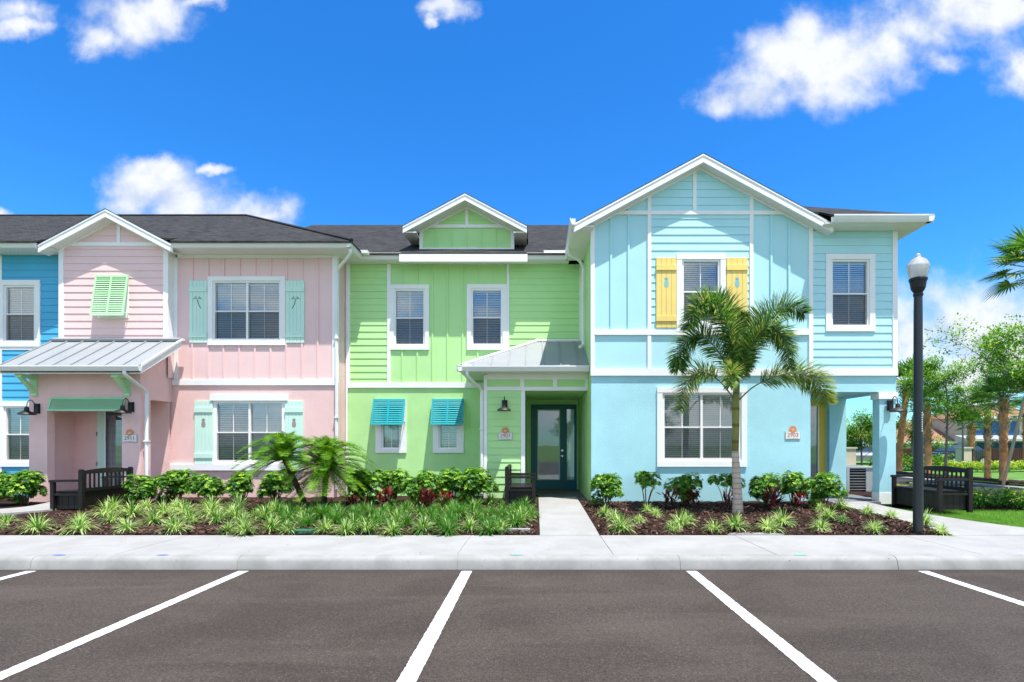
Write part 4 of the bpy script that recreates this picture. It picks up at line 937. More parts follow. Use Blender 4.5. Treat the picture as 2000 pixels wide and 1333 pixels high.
# ================================================================ NUMBER PLAQUES
def text_mesh(body, size, mat_, parent, loc, name='numerals', ext=.002):
    cu = bpy.data.curves.new('txt', 'FONT'); cu.body = body; cu.size = size; cu.align_x = 'CENTER'; cu.extrude = ext
    o = bpy.data.objects.new('txt', cu); C.objects.link(o); dg = bpy.context.evaluated_depsgraph_get()
    me = bpy.data.meshes.new_from_object(o.evaluated_get(dg)); bpy.data.objects.remove(o)
    me.transform(Matrix.Rotation(pi/2, 4, 'X')); me.materials.clear(); me.materials.append(mat_)
    n = bpy.data.objects.new(name, me); link(n, parent); n.location = loc; return n
def plaque(num, label, x, y, z):
    t_ = thing('house_number_plaque', label, 'number plaque', (x, y, z), group='house number plaques')
    m = MB(); w_, h_ = .17, .09
    m.box(-w_, w_, -.014, 0, -h_, h_); m.xz([(-.10, h_), (-.075, h_+.05), (0, h_+.075), (.075, h_+.05), (.10, h_)][::-1], -.014, 0); m.build('border', GREY, t_)
    m = MB(); m.box(-w_+.01, w_-.01, -.017, -.012, -h_+.01, h_-.008); m.build('face', PLAQ, t_)
    text_mesh(num, .128, INK if num == '2911' else RUST, t_, (0, -.018, -.030))
    text_mesh('SUNSHINE LANE' if False else 'ııı ıııı ııı', .035, RUST, t_, (0, -.018, -.076), 'small_lettering') if False else None
    m = MB(); r = rng(3)
    for i in range(13): xx = -.115+i*.019; m.box(xx, xx+r.uniform(.006, .012), -.019, -.016, -.075, -.075+r.uniform(.010, .016))
    m.build('small_lettering', RUST, t_)
    m = MB(); k = 12
    m.xz([(.075*cos(a), h_+.045+.075*sin(a)) for a in [2*pi*i/24 for i in range(24)]][::-1], -.020, -.013)
    for i in range(9):
        a = radians(-10+i*25); a1, a2 = a-.12, a+.12; m.face([(.078*cos(a1), -.0195, h_+.045+.078*sin(a1)), (.078*cos(a2), -.0195, h_+.045+.078*sin(a2)), (.10*cos(a), -.0195, h_+.045+.10*sin(a))])
    e = m.build('sun_emblem', ORANGE, t_)
    m = MB(); m.face([(.032*cos(a), -.0215, h_+.04+.02*sin(a)) for a in [2*pi*i/14 for i in range(14)]]); m.build('sun_disc', CREAM, e)
plaque('2911', 'house number plaque 2911 with orange sun, on pink stucco', X(254, Ye), Ye, Z(857, Ye))
plaque('2907', 'house number plaque 2907 with orange sun, on green lap siding', X(987, YP), YP-.02, Z(852.5, YP))
plaque('2903', 'house number plaque 2903 with orange sun, on aqua stucco', X(1548, YB), YB, Z(851, YB))
# ================================================================ BENCHES
def bench(label, loc, rz):
    """local: length along x (1.35), front -y"""
    t_ = thing('storage_bench', label, 'bench', loc, rz, 'dark resin storage benches')
    L, D = .66, .30
    m = MB()
    for i in range(9): a = -L+.05+i*(2*L-.1)/9; m.box(a+.003, a+(2*L-.1)/9-.003, -D+.03, -D+.05, .05, .37)
    for i in range(4): a = -D+.05+i*(2*D-.1)/4; [m.box(s*(L-.04)-.01, s*(L-.04)+.01, a+.003, a+(2*D-.1)/4-.003, .05, .37) for s in (-1, 1)]
    m.box(-L+.05, L-.05, -D+.04, D-.03, .06, .36); m.box(-L+.02, L-.02, -D+.02, -D+.045, .03, .07); m.box(-L+.02, L-.02, D-.05, D-.02, .03, .38)
    m.build('storage_box', BENCHM, t_)
    m = MB()
    for i in range(5): a = -D-.01+i*.108; m.box(-L+.045, L-.045, a, a+.1, .38, .41)
    m.build('seat', BENCHM, t_)
    for s in (-1, 1):
        m = MB(); m.box(s*L-.032, s*L+.032, -D-.02, -D+.05, 0, .62); m.box(s*L-.032, s*L+.032, D-.05, D+.03, 0, .84 ); m.box(s*L-.03, s*L+.03, D-.04, D+.02, .84, .86)
        m.yz([(-D-.05, .60), (-D-.03, .645), (D-.05, .655), (D-.05, .61)], s*L-.042, s*L+.042); m.box(s*L-.02, s*L+.02, -D+.05, D-.05, .33, .37)
        m.build('arm', BENCHM, t_)
    m = MB(); N = 10
    def top(x): return .82+.045*cos(x/L*pi/2*.95)
    for i in range(N): 
        a = -L+.03+i*(2*L-.06)/N; b_ = a+(2*L-.06)/N; m.xz([(a, .74+.02), (b_, .76), (b_, top(b_)), (a, top(a))], D-.03, D+.005)
    m.box(-L+.03, L-.03, D-.03, D+.005, .40, .47)
    for i in range(11): c_ = -L+.10+i*(2*L-.2)/10; m.box(c_-.019, c_+.019, D-.02, D-.005, .47, .76)
    m.build('backrest', BENCHM, t_)
    return t_
bench('dark slatted bench on the walk by the pink porch, seen from behind', (-9.50, 11.55, .17), -pi/2)
bench('dark slatted bench against the green porch pier, end-on', (-.34, 12.25, .20), pi/2)
bench('dark slatted bench on the lawn corner behind the lamp post', (8.05, 11.0, .23), -pi/2)
# ================================================================ LAMP POST
lx, ly = 5.92, 8.33
lp = thing('street_lamp', 'tall charcoal lamp post with white acorn globe by the sidewalk', 'street lamp', (lx, ly, .15))
m = MB(); m.lathe([(.070, -.05), (.070, .02), (.069, .6), (.060, 3.35), (.057, 3.70), (.05, 3.70)], (0, 0, 0), 24); m.build('pole', POSTM, lp, 40)
m = MB(); m.lathe([(.056, 3.66), (.078, 3.70), (.078, 3.73), (.066, 3.75), (.095, 3.80), (.112, 3.84), (.128, 3.97), (.140, 3.985), (.142, 4.02), (.128, 4.035), (.11, 4.045), (0, 4.045)], (0, 0, 0), 32, flute=.06); m.build('collar', BLACK, lp)
m = MB(); m.lathe([(.128, 4.03), (.150, 4.12), (.172, 4.24), (.176, 4.27), (.168, 4.285), (.150, 4.34), (.118, 4.385), (.075, 4.42), (.048, 4.435), (.040, 4.45), (.045, 4.47), (.036, 4.50), (.012, 4.515), (0, 4.517)], (0, 0, 0), 48, flute=.025); gg = m.build('globe', GLOBE, lp, True)
m = MB(); m.lathe([(.0, 4.05), (.03, 4.05), (.03, 4.12), (.042, 4.15), (.045, 4.2), (.03, 4.26), (0, 4.27)], (0, 0, 0), 14); m.build('bulb', PLAQ, lp, True)
m = MB(); r = rng(8)
for i in range(9): z = 1.58+i*.035; a = -pi/2+.22; m.face([(.069*cos(a+da), .069*sin(a+da), z+dz_) for da, dz_ in ((-.10, 0), (.10, 0), (.10, .022), (-.10, .022))])
m.build('number_sticker', PLAQ, lp)
for ch in lp.children:
    if ch.name.split('.')[0] in ('collar', 'globe', 'bulb'): ch.scale = (.88, .88, .8); ch.location.z = .732
# ================================================================ AC UNIT
ac = thing('air_conditioner', 'grey air conditioning unit beside the aqua house, behind its porch', 'air conditioner', (8.85, 15.0, .15))
m = MB(); s = .38
for (a, b_) in ((-1, -1), (1, -1), (1, 1), (-1, 1)): m.box(a*s-.035, a*s+.035, b_*s-.035, b_*s+.035, .03, .74)
m.box(-s+.02, s-.02, -s+.02, s-.02, .02, .06); m.box(.12, s+.01, -s-.012, -s+.02, .05, .74); m.build('cabinet', GREY, ac)
m = MB(); m.box(-s-.035, s+.035, -s-.035, s+.035, .74, .78); m.lathe([(.30, .78), (.30, .80), (.27, .80), (.27, .78)], (0, 0, 0), 24); m.build('top_cover', GREY, ac)
m = MB(); m.box(-s+.03, s-.03, -s+.04, s-.04, .06, .74); m.build('coil', DARK, ac)
m = MB()
for i in range(9): z = .08+i*.075; m.box(-s, s, -s-.006, -s+.004, z, z+.012); m.box(-s-.006, -s+.004, -s, s, z, z+.012)
m.build('grille', GREY, ac)
m = MB(); m.box(-.5, .5, -.5, .5, -.05, .02); m.build('pad', CONC, ac)
m = MB(); m.tube(bez([(.3, -.42, .25), (.42, -.5, .28), (.44, -.5, .1), (.2, -.55, .03), (-.4, -.5, .03)], 5), .018, 8); m.build('hose', BLACK, ac, True)
# ================================================================ UTILITY LIDS
m = MB(); m.xy([(-.17, -.08), (.15, -.10), (.19, .06), (-.1, .08)], 0, .05); o = m.build('valve_box', GREENBOX, None); o.location = (X(592, 8.35), 8.35, .16); tag(o, 'small green plastic valve box lid in the mulch by the sidewalk', 'valve box')
m = MB(); m.box(-.23, .23, -.06, .06, 0, .05); o = m.build('concrete_block', CONC, None); o.location = (X(1007, 8.45), 8.45, .16); tag(o, 'short pale concrete block lying in mulch left of the entry walk', 'concrete block')
m = MB(); m.xy([(-.4, -.07), (.45, -.09), (.33, .05), (-.2, .08)], 0, .02); o = m.build('concrete_spill', CONC, None); o.location = (X(1470, 8.25), 8.27, .15); tag(o, 'flat pale spill of concrete at the bed edge before the tall palm', 'concrete spill')
# ================================================================ PLANT BUILDERS
def leaf(m, base, d, L, w, droop, up, mi, seg=2):
    """pointed leaf from base along d, drooping"""
    d = d.normalized(); side = d.cross(up)
    if side.length < 1e-4: side = Vector((1, 0, 0))
    side.normalize(); pts = []
    p = base.copy(); dd = d.copy()
    for i in range(seg+1):
        pts.append(p.copy()); p = p+dd*(L/seg); dd = (dd+Vector((0, 0, -droop/seg))).normalized()
    n = len(m.v)
    if seg == 2:
        m.v += [tuple(pts[0]), tuple(pts[1]+side*w), tuple(pts[2]), tuple(pts[1]-side*w)]; m.f.append((n, n+1, n+2, n+3)); m.mi.append(mi)
    else:
        ws = [.35]+[1-.15*abs(2*i/seg-.6) for i in range(1, seg)]
        for i in range(seg): m.v += [tuple(pts[i]+side*w*ws[i]), tuple(pts[i]-side*w*ws[i])]
        m.v.append(tuple(pts[seg]))
        for i in range(seg-1): m.f.append((n+2*i, n+2*i+1, n+2*i+3, n+2*i+2)); m.mi.append(mi)
        m.f.append((n+2*seg-2, n+2*seg-1, n+2*seg)); m.mi.append(mi)
def rand_dir(r, zmin=-1): 
    while 1:
        v = Vector((r.uniform(-1, 1), r.uniform(-1, 1), r.uniform(-1, 1)))
        if .05 < v.length < 1 and v.z/v.length > zmin: return v.normalized()
def shrub_mesh(seed, w, h, n, low=.12, open_=0., mats=(.45, .3, .25), gap=0):
    """rosettes of leaflets over stems"""
    r = rng(seed); m = MB(); st = MB(); tips = []
    nst = 6+r.randint(0, 3)
    for _ in range(nst):
        a = r.uniform(0, 2*pi); rr = r.uniform(.2, .8)*w; tip = Vector((cos(a)*rr, sin(a)*rr, h*r.uniform(.55, .85)))
        st.tube([(cos(a)*.03, sin(a)*.03, 0), tuple(tip*.5+Vector((0, 0, .02))), tuple(tip)], [.012, .009, .005], 5)
    # lobes for an uneven outline
    lobes = [(Vector((r.uniform(-.6, .6)*w, r.uniform(-.6, .6)*w, h*r.uniform(low+.14, .78))), r.uniform(.34, .52)) for _ in range(15 if not open_ else 6)]
    for i in range(n):
        c, s = r.choice(lobes); d = rand_dir(r, -.6); rad = s*(.55+.45*r.random()**.5)
        p = c+Vector((d.x*w*rad, d.y*w*rad, d.z*h*.5*rad*1.1))
        if p.z < h*max(.04, low*.6): continue
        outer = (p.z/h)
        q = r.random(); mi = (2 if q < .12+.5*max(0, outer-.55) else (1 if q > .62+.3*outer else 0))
        ax = (d+Vector((0, 0, .8))).normalized(); a = ax.orthogonal().normalized(); b_ = ax.cross(a); ph = r.uniform(0, 6.28)
        L = r.uniform(.04, .062); nl = r.choice((5, 6, 7))
        for k in range(nl):
            th = ph+2*pi*k/nl; dd = (a*cos(th)+b_*sin(th)+ax*r.uniform(.15, .5))
            leaf(m, p, dd, L*r.uniform(.8, 1.1), L*.26, .5, ax, mi)
    return m, st
def shrub_proto(seed, w, h, n, **k):
    a, b_ = shrub_mesh(seed, w, h, n, **k); me = a
    o = bpy.data.objects.new('schefflera_shrub', None); o.empty_display_size = .1
    f_ = me.build('foliage', SCH); s_ = b_.build('stem', STEMM, None, True)
    return f_.data, s_.data, f_, s_
def drop(*os): 
    for o in os: bpy.data.objects.remove(o)
shr = []
for i, (w, h, n, kw) in enumerate(((.36, .70, 1000, {}), (.33, .76, 850, dict(low=.15)), (.38, .66, 1000, {}), (.34, .75, 360, dict(low=.45, open_=1)), (.35, .72, 1250, dict(low=.05)))):
    a, b_, fo, so_ = shrub_proto(i+11, w, h, n, **kw); shr.append((a, b_)); drop(fo, so_)
def put_shrub(k, u, Y, s, label, rz=None, x=None):
    x = X(u, Y) if x is None else x
    t_ = thing('schefflera_shrub', label, 'shrub', (x, Y, gz(x, Y)-.0), (u*1.7) % 6.28 if rz is None else rz, 'glossy green shrubs along the house fronts'); s *= 1.06; wd_ = 1.10 if x < 1 else .97; t_.scale = (s*wd_, s*wd_, s)
    link(bpy.data.objects.new('foliage', shr[k][0]), t_); link(bpy.data.objects.new('stem', shr[k][1]), t_)
    return t_
SH = [(2, -5, 11.7, 1.0, 'glossy green shrub at the left edge under the azure house window'), (4, 45, 11.9, 1.05, 'dense round green shrub in front of the left pink porch wall'),
 (0, 288, 12.1, .92, 'glossy green shrub just right of the bench at the pink porch'), (4, 345, 12.2, 1.05, 'round green shrub under the mint shutter at left of the pink window'),
 (2, 408, 12.3, .98, 'green shrub below the left panes of the ground-floor pink window'), (1, 474, 12.2, 1.0, 'dark-footed green shrub below the middle of the pink window'),
 (1, 540, 12.1, 1.02, 'green shrub just left of the leaning date palm trunk'),
 (4, 712, 12.0, 1.08, 'yellow-green shrub just right of the date palms'), (1, 768, 12.2, 1.06, 'tall green shrub below the left teal awning shutter'),
 (0, 830, 11.9, 1.05, 'green shrub with red plant at its foot, below the right teal shutter'), (1, 880, 12.1, 1.08, 'green shrub squeezed between two rounder ones on the green house front'), (4, 925, 11.8, 1.12, 'rounded dense shrub left of the green porch pier'),
 (4, 1183, 11.2, .96, 'dense round shrub at the left corner of the aqua house'), (3, 1262, 11.5, 1.0, 'open thin-stemmed shrub left below the aqua window'), (0, 1335, 11.4, .95, 'green shrub with maroon plant under the aqua window'),
 (3, 1418, 11.4, .95, 'sparse shrub behind the trunk of the tall palm'), (2, 1492, 11.3, 1.02, 'wide green shrub right of the tall palm trunk'), (1, 1550, 11.5, .98, 'shrub below the 2903 plaque, second from the aqua porch'), (4, 1608, 11.0, 1.0, 'dense shrub at the aqua porch corner')]
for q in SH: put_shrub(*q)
# red cordylines
def cordyline(seed, n=46):
    r = rng(seed); m = MB()
    for i in range(n):
        a = r.uniform(0, 6.28); tl = r.uniform(.15, 1.1); z0 = r.uniform(.02, .32); d = Vector((cos(a)*sin(tl), sin(a)*sin(tl), cos(tl)))
        b_ = Vector((cos(a)*.05*r.random(), sin(a)*.05*r.random(), z0)); leaf(m, b_+Vector((r.uniform(-.12, .12), r.uniform(-.1, .1), 0)), d, r.uniform(.14, .24), r.uniform(.018, .032), .7, Vector((0, 0, 1)), (0 if z0 > .18 and r.random() < .75 else r.choice((1, 1, 2, 0))), 3)
    o = m.build('red_cordyline', RED); d_ = o.data; drop(o); return d_
cor = [cordyline(3), cordyline(4, 36), cordyline(5, 60)]
for (k, u, Y, s, lab) in ((1, 688, 11.3, .8, 'dark maroon leafy plant right of the date palm trunks'), (0, 752, 11.5, 1.0, 'maroon leafy plant under the left teal shutter'), (2, 832, 11.2, 1.0, 'bright red and maroon plant at the foot of the shrub under the right teal shutter'), (0, 872, 11.4, .9, 'dark red plant between two green shrubs on the green house front'),
    (0, 1308, 10.9, 1.0, 'maroon leafy plant below the left panes of the aqua window'), (1, 1352, 11.2, .85, 'small dark maroon plant below the right panes of the aqua window'), (1, 1425, 10.9, .9, 'dark leafy plant tucked behind the tall palm base'), (2, 1512, 10.7, 1.1, 'tall bright red leafy plant right of the tall palm trunk'), (1, 1562, 11.0, .8, 'low dark maroon plant before the shrubs by the aqua porch')):
    o = bpy.data.objects.new('red_cordyline', cor[k]); link(o); x = X(u, Y); o.location = (x, Y, gz(x, Y)); o.scale = (s, s, s); o.rotation_euler = (0, 0, u*.9); tag(o, lab, 'plant', 'red-leaved plants among the shrubs')
# liriope clumps
def liriope(seed, n, R, H, mix):
    r = rng(seed); m = MB()
    for i in range(n):
        a = r.uniform(0, 6.28); tl = abs(r.gauss(.55, .35)); d = Vector((cos(a)*sin(tl), sin(a)*sin(tl), cos(tl)))
        q = r.random(); mi = 0 if q < mix[0] else (1 if q < mix[0]+mix[1] else 2)
        L = H*r.uniform(.75, 1.25); leaf(m, Vector((cos(a)*.04*r.random(), sin(a)*.04*r.random(), 0)), d, L, .0052*r.uniform(.8, 1.3), 1.5+tl*.6, Vector((cos(a+1.57), sin(a+1.57), 0)).cross(d), mi, 4)
    o = m.build('liriope_clump', LIR); d_ = o.data; drop(o); return d_
lirY = [liriope(20+i, 170, .2, .27, (.25, .62)) for i in range(4)]
lirG = [liriope(30+i, 190, .2, .27, (.5, .12)) for i in range(4)]
lirM = [liriope(40+i, 170, .2, .27, (.38, .42)) for i in range(3)]
r = rng(77); PT = []
def row(v, us, kinds): 
    for u, kx in zip(us, kinds):
        if kx != ' ': PT.append((u, v, kx))
row(1040, [-20, 78, 160, 246, 338, 443, 524, 632, 716, 825, 914, 985], 'YYYYYMMMMMMM')
row(1024, [10, 150, 222, 300, 372, 420, 480, 560, 590, 655, 745, 780, 870, 950, 1018], 'YYYYYMMGMGGMGGM')
row(1010, [205, 262, 318, 365, 405, 452, 500, 548, 605, 640, 690, 735, 775, 815, 860, 905, 955, 1005, 1030], 'YYYYYYMGGGGGGGGGGGG')
row(998, [218, 285, 345, 410, 465, 515, 572, 620, 668, 712, 755, 800, 845, 890, 935, 985, 1020], 'YYYYYYGGGGGGGGGGG')
row(1032, [600, 690, 735, 790, 850, 880, 965, 1000], 'GGGGGGGG')
row(988, [760, 820, 870, 960, 1028], 'GGGGG')
row(1016, [60, 118, 182, 240, 328, 395, 462, 512, 568, 628, 668, 722, 768, 838, 892, 935, 978, 1040], '      MMGGGGGGGGGG')
row(1004, [235, 300, 385, 435, 490, 530, 590, 655, 700, 750, 795, 850, 880, 925, 965, 1010], '     MMGGGGGGGGG')
row(1044, [120, 205, 290, 395, 480, 560, 670, 765, 870, 955], '    MMMMGG')
def g_y(v): # depth where ground at row v
    Y = 9.
    for _ in range(8): Y = (HC-(.15+.05*(Y-8.2)/3.8))*F/(v-V0)
    return Y
row2 = [(1185, 1012), (1218, 1038), (1200, 1022), (1245, 1024), (1262, 1004), (1282, 1014), (1308, 1040), (1345, 1024), (1330, 1032), (1394, 1042), (1441, 1036), (1496, 1040), (1528, 1030), (1606, 1004), (1598, 1040), (1622, 1018), (1650, 1024), (1710, 1040), (1700, 1010), (1745, 1016), (1808, 1030), (1838, 1044), (1640, 1000)]
for (u, v, k) in PT+[(a, b_, 'Y') for a, b_ in row2]:
    u2, v2 = u+r.uniform(-6, 6), v+r.uniform(-2, 2)
    Y = g_y(v2); x = X(u2, Y)
    if 0 <= x <= 1.12 and x > -.1: continue
    if x < -9.4 and Y > 9.6: continue
    src = {'Y': lirY, 'G': lirG, 'M': lirM}[k]; s = r.uniform(.72, 1.25)*((1.06 if u < 1000 else .84) if k == 'Y' else .92)
    o = bpy.data.objects.new('liriope_clump', r.choice(src)); link(o); o.location = (x, Y, gz(x, Y)+.01); o.rotation_euler = (r.uniform(-.08, .08), r.uniform(-.08, .08), r.uniform(0, 6.28)); o.scale = (s*1.05, s*1.05, s)
    lab = {'Y': 'pale variegated grassy clump in the mulch before the pink house' if u < 600 else 'yellow-green grassy clump in the mulch before the aqua house', 'G': 'green grassy clump in the crowded bed before the green house', 'M': 'two-tone green grassy clump in the middle of the left bed'}[k]
    tag(o, lab, 'ornamental grass', 'liriope clumps in the planting beds')
# feather palms
def frond(m, pts, Lmax, wl, n, r, plume=1., dr=(.5, 1.), mats=(.5, .3), rachis=None, start=.12, gold=0, pale_tip=0, thin=1):
    C_ = bez(pts, 10); N = len(C_)-1
    if rachis is not None: rachis.tube(C_[::2] if len(C_) % 2 else C_, [max(.004, .016*(1-i/len(C_[::2]))) for i in range(len(C_[::2] if len(C_) % 2 else C_))], 5)
    for i in range(n):
        s = start+(1-start)*i/n; f_ = s*N; k = min(N-1, int(f_)); p = C_[k].lerp(C_[k+1], f_-k); T = (C_[k+1]-C_[k]).normalized()
        up = Vector((0, 0, 1)); side = T.cross(up)
        if side.length < .05: side = Vector((1, 0, 0))
        side.normalize(); nrm = side.cross(T).normalized()
        L = Lmax*(.45+.55*sin(pi*min(1, (s-start)/(1-start)*.9+.12)))*r.uniform(.8, 1.1)
        for sg in (-1, 1):
            th = r.uniform(-1.1, 1.1)*plume+(.25)
            d = (side*sg*cos(th)+nrm*sin(th)+T*r.uniform(.45, .75)).normalized()
            q = r.random(); mi = 0 if q < mats[0] else (1 if q < mats[0]+mats[1] else 2)
            if gold and r.random() < gold*s: mi = 2
            leaf(m, p, d, L, wl, r.uniform(*dr), nrm, mi, 3)
# tall foxtail palm
fx, fy = X(1441, 10.4), 10.4; fz = gz(fx, fy)
fp = thing('foxtail_palm', 'tall feathery palm with green crownshaft before the aqua house', 'palm tree', (fx, fy, fz))
def FP(u, v, dy=0):
    dy = dy*.3 if dy > 0 else dy; Y = fy+dy; return Vector((X(u, Y)-fx, dy, Z(v, Y)-fz))
z1_ = FP(1437, 905).z; z2_ = FP(1437, 765).z
tb = FP(1441, 1003); 
m = MB(); m.tube([(0, 0, -.05), (0, 0, .06), tuple(FP(1440, 960)), tuple(FP(1437, 905)), tuple(FP(1436, 882))], [.118, .102, .086, .072, .068], 18); m.build('trunk', RINGB, fp, True)
m = MB(); m.tube([tuple(FP(1436, 882)), tuple(FP(1437, 840)), tuple(FP(1437, 800)), tuple(FP(1438, 766))], [.062, .068, .074, .060], 18); m.build('crownshaft', SHAFT, fp, True)
m = MB(); m.tube([tuple(FP(1438, 768)), tuple(FP(1438, 750)), tuple(FP(1437, 715)), tuple(FP(1437, 690))], [.062, .066, .05, .02], 12); m.build('spear_sheath', SHAFT2, fp, True)
FR = [([(1432, 777, 0), (1402, 742, -.1), (1368, 728, -.2), (1342, 752, -.25), (1328, 800, -.25)], .30, 60, .6),
      ([(1443, 782, 0), (1478, 752, -.15), (1540, 730, -.3), (1590, 742, -.35), (1616, 785, -.35)], .36, 92, .7),
      ([(1434, 752, 0), (1405, 690, .1), (1366, 655, .1), (1332, 680, 0), (1325, 722, -.1)], .36, 95, 0),
      ([(1436, 745, 0), (1428, 660, -.1), (1402, 600, -.3), (1362, 598, -.5), (1345, 640, -.6)], .34, 95, 0),
      ([(1437, 745, 0), (1434, 660, .3), (1420, 605, .6), (1392, 590, .9), (1372, 615, 1.1)], .34, 80, 0),
      ([(1439, 745, 0), (1460, 672, .0), (1496, 618, .1), (1540, 598, .1), (1570, 612, .0)], .36, 95, 0),
      ([(1439, 748, 0), (1466, 678, -.3), (1500, 640, -.55), (1532, 665, -.7), (1542, 720, -.75)], .34, 95, 0),
      ([(1438, 750, 0), (1452, 700, .4), (1480, 655, .8), (1520, 650, 1.1), (1545, 690, 1.2)], .32, 60, 0),
      ([(1438, 740, 0), (1441, 680, .1), (1447, 640, .1), (1456, 612, .1)], .22, 50, 0),
      ([(1438, 750, 0), (1448, 715, .5), (1450, 700, .9), (1452, 730, 1.2)], .3, 50, 0),
      ([(1437, 755, 0), (1432, 735, -.3), (1428, 728, -.6), (1425, 755, -.8)], .24, 40, .1)]
ra_ = MB(); r = rng(5)
for i, (pts, L, n, gold) in enumerate(FR):
    m = MB(); P_ = [FP(*p) for p in pts]
    frond(m, P_, L*1.26, .0092, int(n*4.3), r, 1.3, (.3, .75), (.46, .34) if not gold else (.45, .2), ra_, .1 if i > 1 else .28, gold)
    m.build('frond', PALM, fp)
ra_.build('rachis', SHAFT2, fp, True)
# pygmy date palms
def pygmy(label, base, top, nf, R, seed, lean=0):
    t_ = thing('date_palm', label, 'palm tree', base, 0, 'dwarf date palms in the left bed'); r = rng(seed); T = Vector(top)-Vector(base)
    m = MB(); pts = [Vector((0, 0, -.03)), T*.35+Vector((lean*.3, 0, .0)), T*.7+Vector((lean*.2, 0, 0)), T]; tr = bez(pts, 5)
    for i in range(len(tr)): pass
    m.tube(tr, [.05+.010*(i % 2) for i in range(len(tr))], 10)
    for i in range(60):
        s = r.random(); p = tr[min(len(tr)-1, int(s*len(tr)))]; a = r.uniform(0, 6.28); d = Vector((cos(a), sin(a), .8)); leaf(m, p+Vector((cos(a), sin(a), 0))*.05, d, .07, .018, -.2, Vector((0, 0, 1)), 0)
    m.build('trunk', DBARK, t_)
    m = MB(); ra_ = MB()
    for i in range(nf):
        a = 2*pi*i*.618+r.uniform(-.2, .2); el = 1.45-(1.95 if nf < 80 else 2.35)*(i/nf)**.95; L = R*r.uniform(.85, 1.1)
        d = Vector((cos(a)*cos(el), sin(a)*cos(el), sin(el))); hz_ = Vector((cos(a), sin(a), 0)); p1 = T+d*L*.38+Vector((0, 0, .05*L)); p2 = T+d*L*.62+hz_*.14*L+Vector((0, 0, -.06*L)); p3 = T+d*L*.70+hz_*.32*L+Vector((0, 0, -.24*L))
        if r.random() < .15: continue
        frond(m, [T, p1, p2, p3], .20, .0036, 84, r, .12, (-.15, .15), (.52, .36) if i < nf*.75 else (.45, .3), ra_, .12)
    m.build('fronds', PYG, t_); ra_.build('rachis', LIR[0], t_)
pa = (X(601, 11.2), 11.2, .19); pygmy('leaning dwarf date palm, left of the pair before the pink window', pa, (X(556, 11.0), 11.0, Z(896, 11.0)), 50, .86, 3, -.02)
pb = (X(632, 11.5), 11.5, .19); pygmy('upright dwarf date palm, right of the pair before the pink house corner', pb, (X(638, 11.45), 11.45, Z(910, 11.45)), 92, 1.0, 4)
# broadleaf trees
def tree(name, label, cat, loc, H, R, n, seed, ls=.07, mats=OAK, trunk=.06, low=.4, group=None, flat_=.8, lobes=14, stake=False, bark=BARK):
    t_ = thing(name, label, cat, loc, 0, group); r = rng(seed); tm = MB(); top = H*(1-.25)
    tm.tube(bez([(0, 0, -.05), (r.uniform(-.1, .1), 0, H*.3), (r.uniform(-.15, .15), r.uniform(-.1, .1), H*.6), (0, 0, top)], 4), [trunk*(1-.06*i) for i in range(13)], 9)
    Ls = []
    for i in range(lobes):
        a = r.uniform(0, 6.28); rr = R*r.uniform(.15, .8); z = H*r.uniform(low+.08, .93); rr *= min(1, 1.5*(1-abs((z/H-low)/(1-low)-.45)))
        c = Vector((cos(a)*rr, sin(a)*rr, z)); s = R*r.uniform(.17, .36); Ls.append((c, s))
        if i % 2: continue
        st = Vector((0, 0, max(H*low*.8, z-rr*.9)))
        tm.tube([tuple(st), tuple(st.lerp(c, .5)+Vector((r.uniform(-.1, .1), r.uniform(-.1, .1), .05))), tuple(c)], [trunk*.3, trunk*.17, trunk*.07], 5)
    tm.build('trunk', bark, t_, True); m = MB()
    for i in range(n):
        c, s = r.choice(Ls); d = rand_dir(r); rad = s*r.random()**.45; p = c+Vector((d.x, d.y, d.z*flat_))*rad
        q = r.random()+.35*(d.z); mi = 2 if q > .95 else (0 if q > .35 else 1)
        for k in range(3): leaf(m, p+Vector((r.uniform(-1, 1), r.uniform(-1, 1), r.uniform(-1, 1)))*ls*.8, rand_dir(r, -.5), ls*r.uniform(.8, 1.4), ls*.32, .3, Vector((0, 0, 1)), mi)
    m.build('crown', mats, t_); return t_
def stakes(parent, pts):
    for a, b_ in pts:
        m = MB(); m.tube([a, b_], .03, 4); m.build('support_stake', WOOD, parent)
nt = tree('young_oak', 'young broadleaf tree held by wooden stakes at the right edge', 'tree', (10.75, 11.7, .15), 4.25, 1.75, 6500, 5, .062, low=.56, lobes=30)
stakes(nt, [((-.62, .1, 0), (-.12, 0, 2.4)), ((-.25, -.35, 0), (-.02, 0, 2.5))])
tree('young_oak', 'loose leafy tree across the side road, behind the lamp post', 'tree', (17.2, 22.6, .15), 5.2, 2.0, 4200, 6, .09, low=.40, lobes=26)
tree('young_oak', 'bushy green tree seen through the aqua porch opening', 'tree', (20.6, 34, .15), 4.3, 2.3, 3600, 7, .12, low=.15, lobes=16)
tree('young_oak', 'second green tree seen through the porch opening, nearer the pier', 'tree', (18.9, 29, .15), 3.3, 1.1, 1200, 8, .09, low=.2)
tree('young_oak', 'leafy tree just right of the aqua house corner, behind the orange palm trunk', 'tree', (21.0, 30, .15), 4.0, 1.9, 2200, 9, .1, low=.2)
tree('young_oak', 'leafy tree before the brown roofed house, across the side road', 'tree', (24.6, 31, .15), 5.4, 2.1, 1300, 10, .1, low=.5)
tree('young_oak', 'leafy tree before the tan and navy house', 'tree', (26.5, 30.5, .15), 6.6, 2.3, 1200, 12, .1, low=.55)
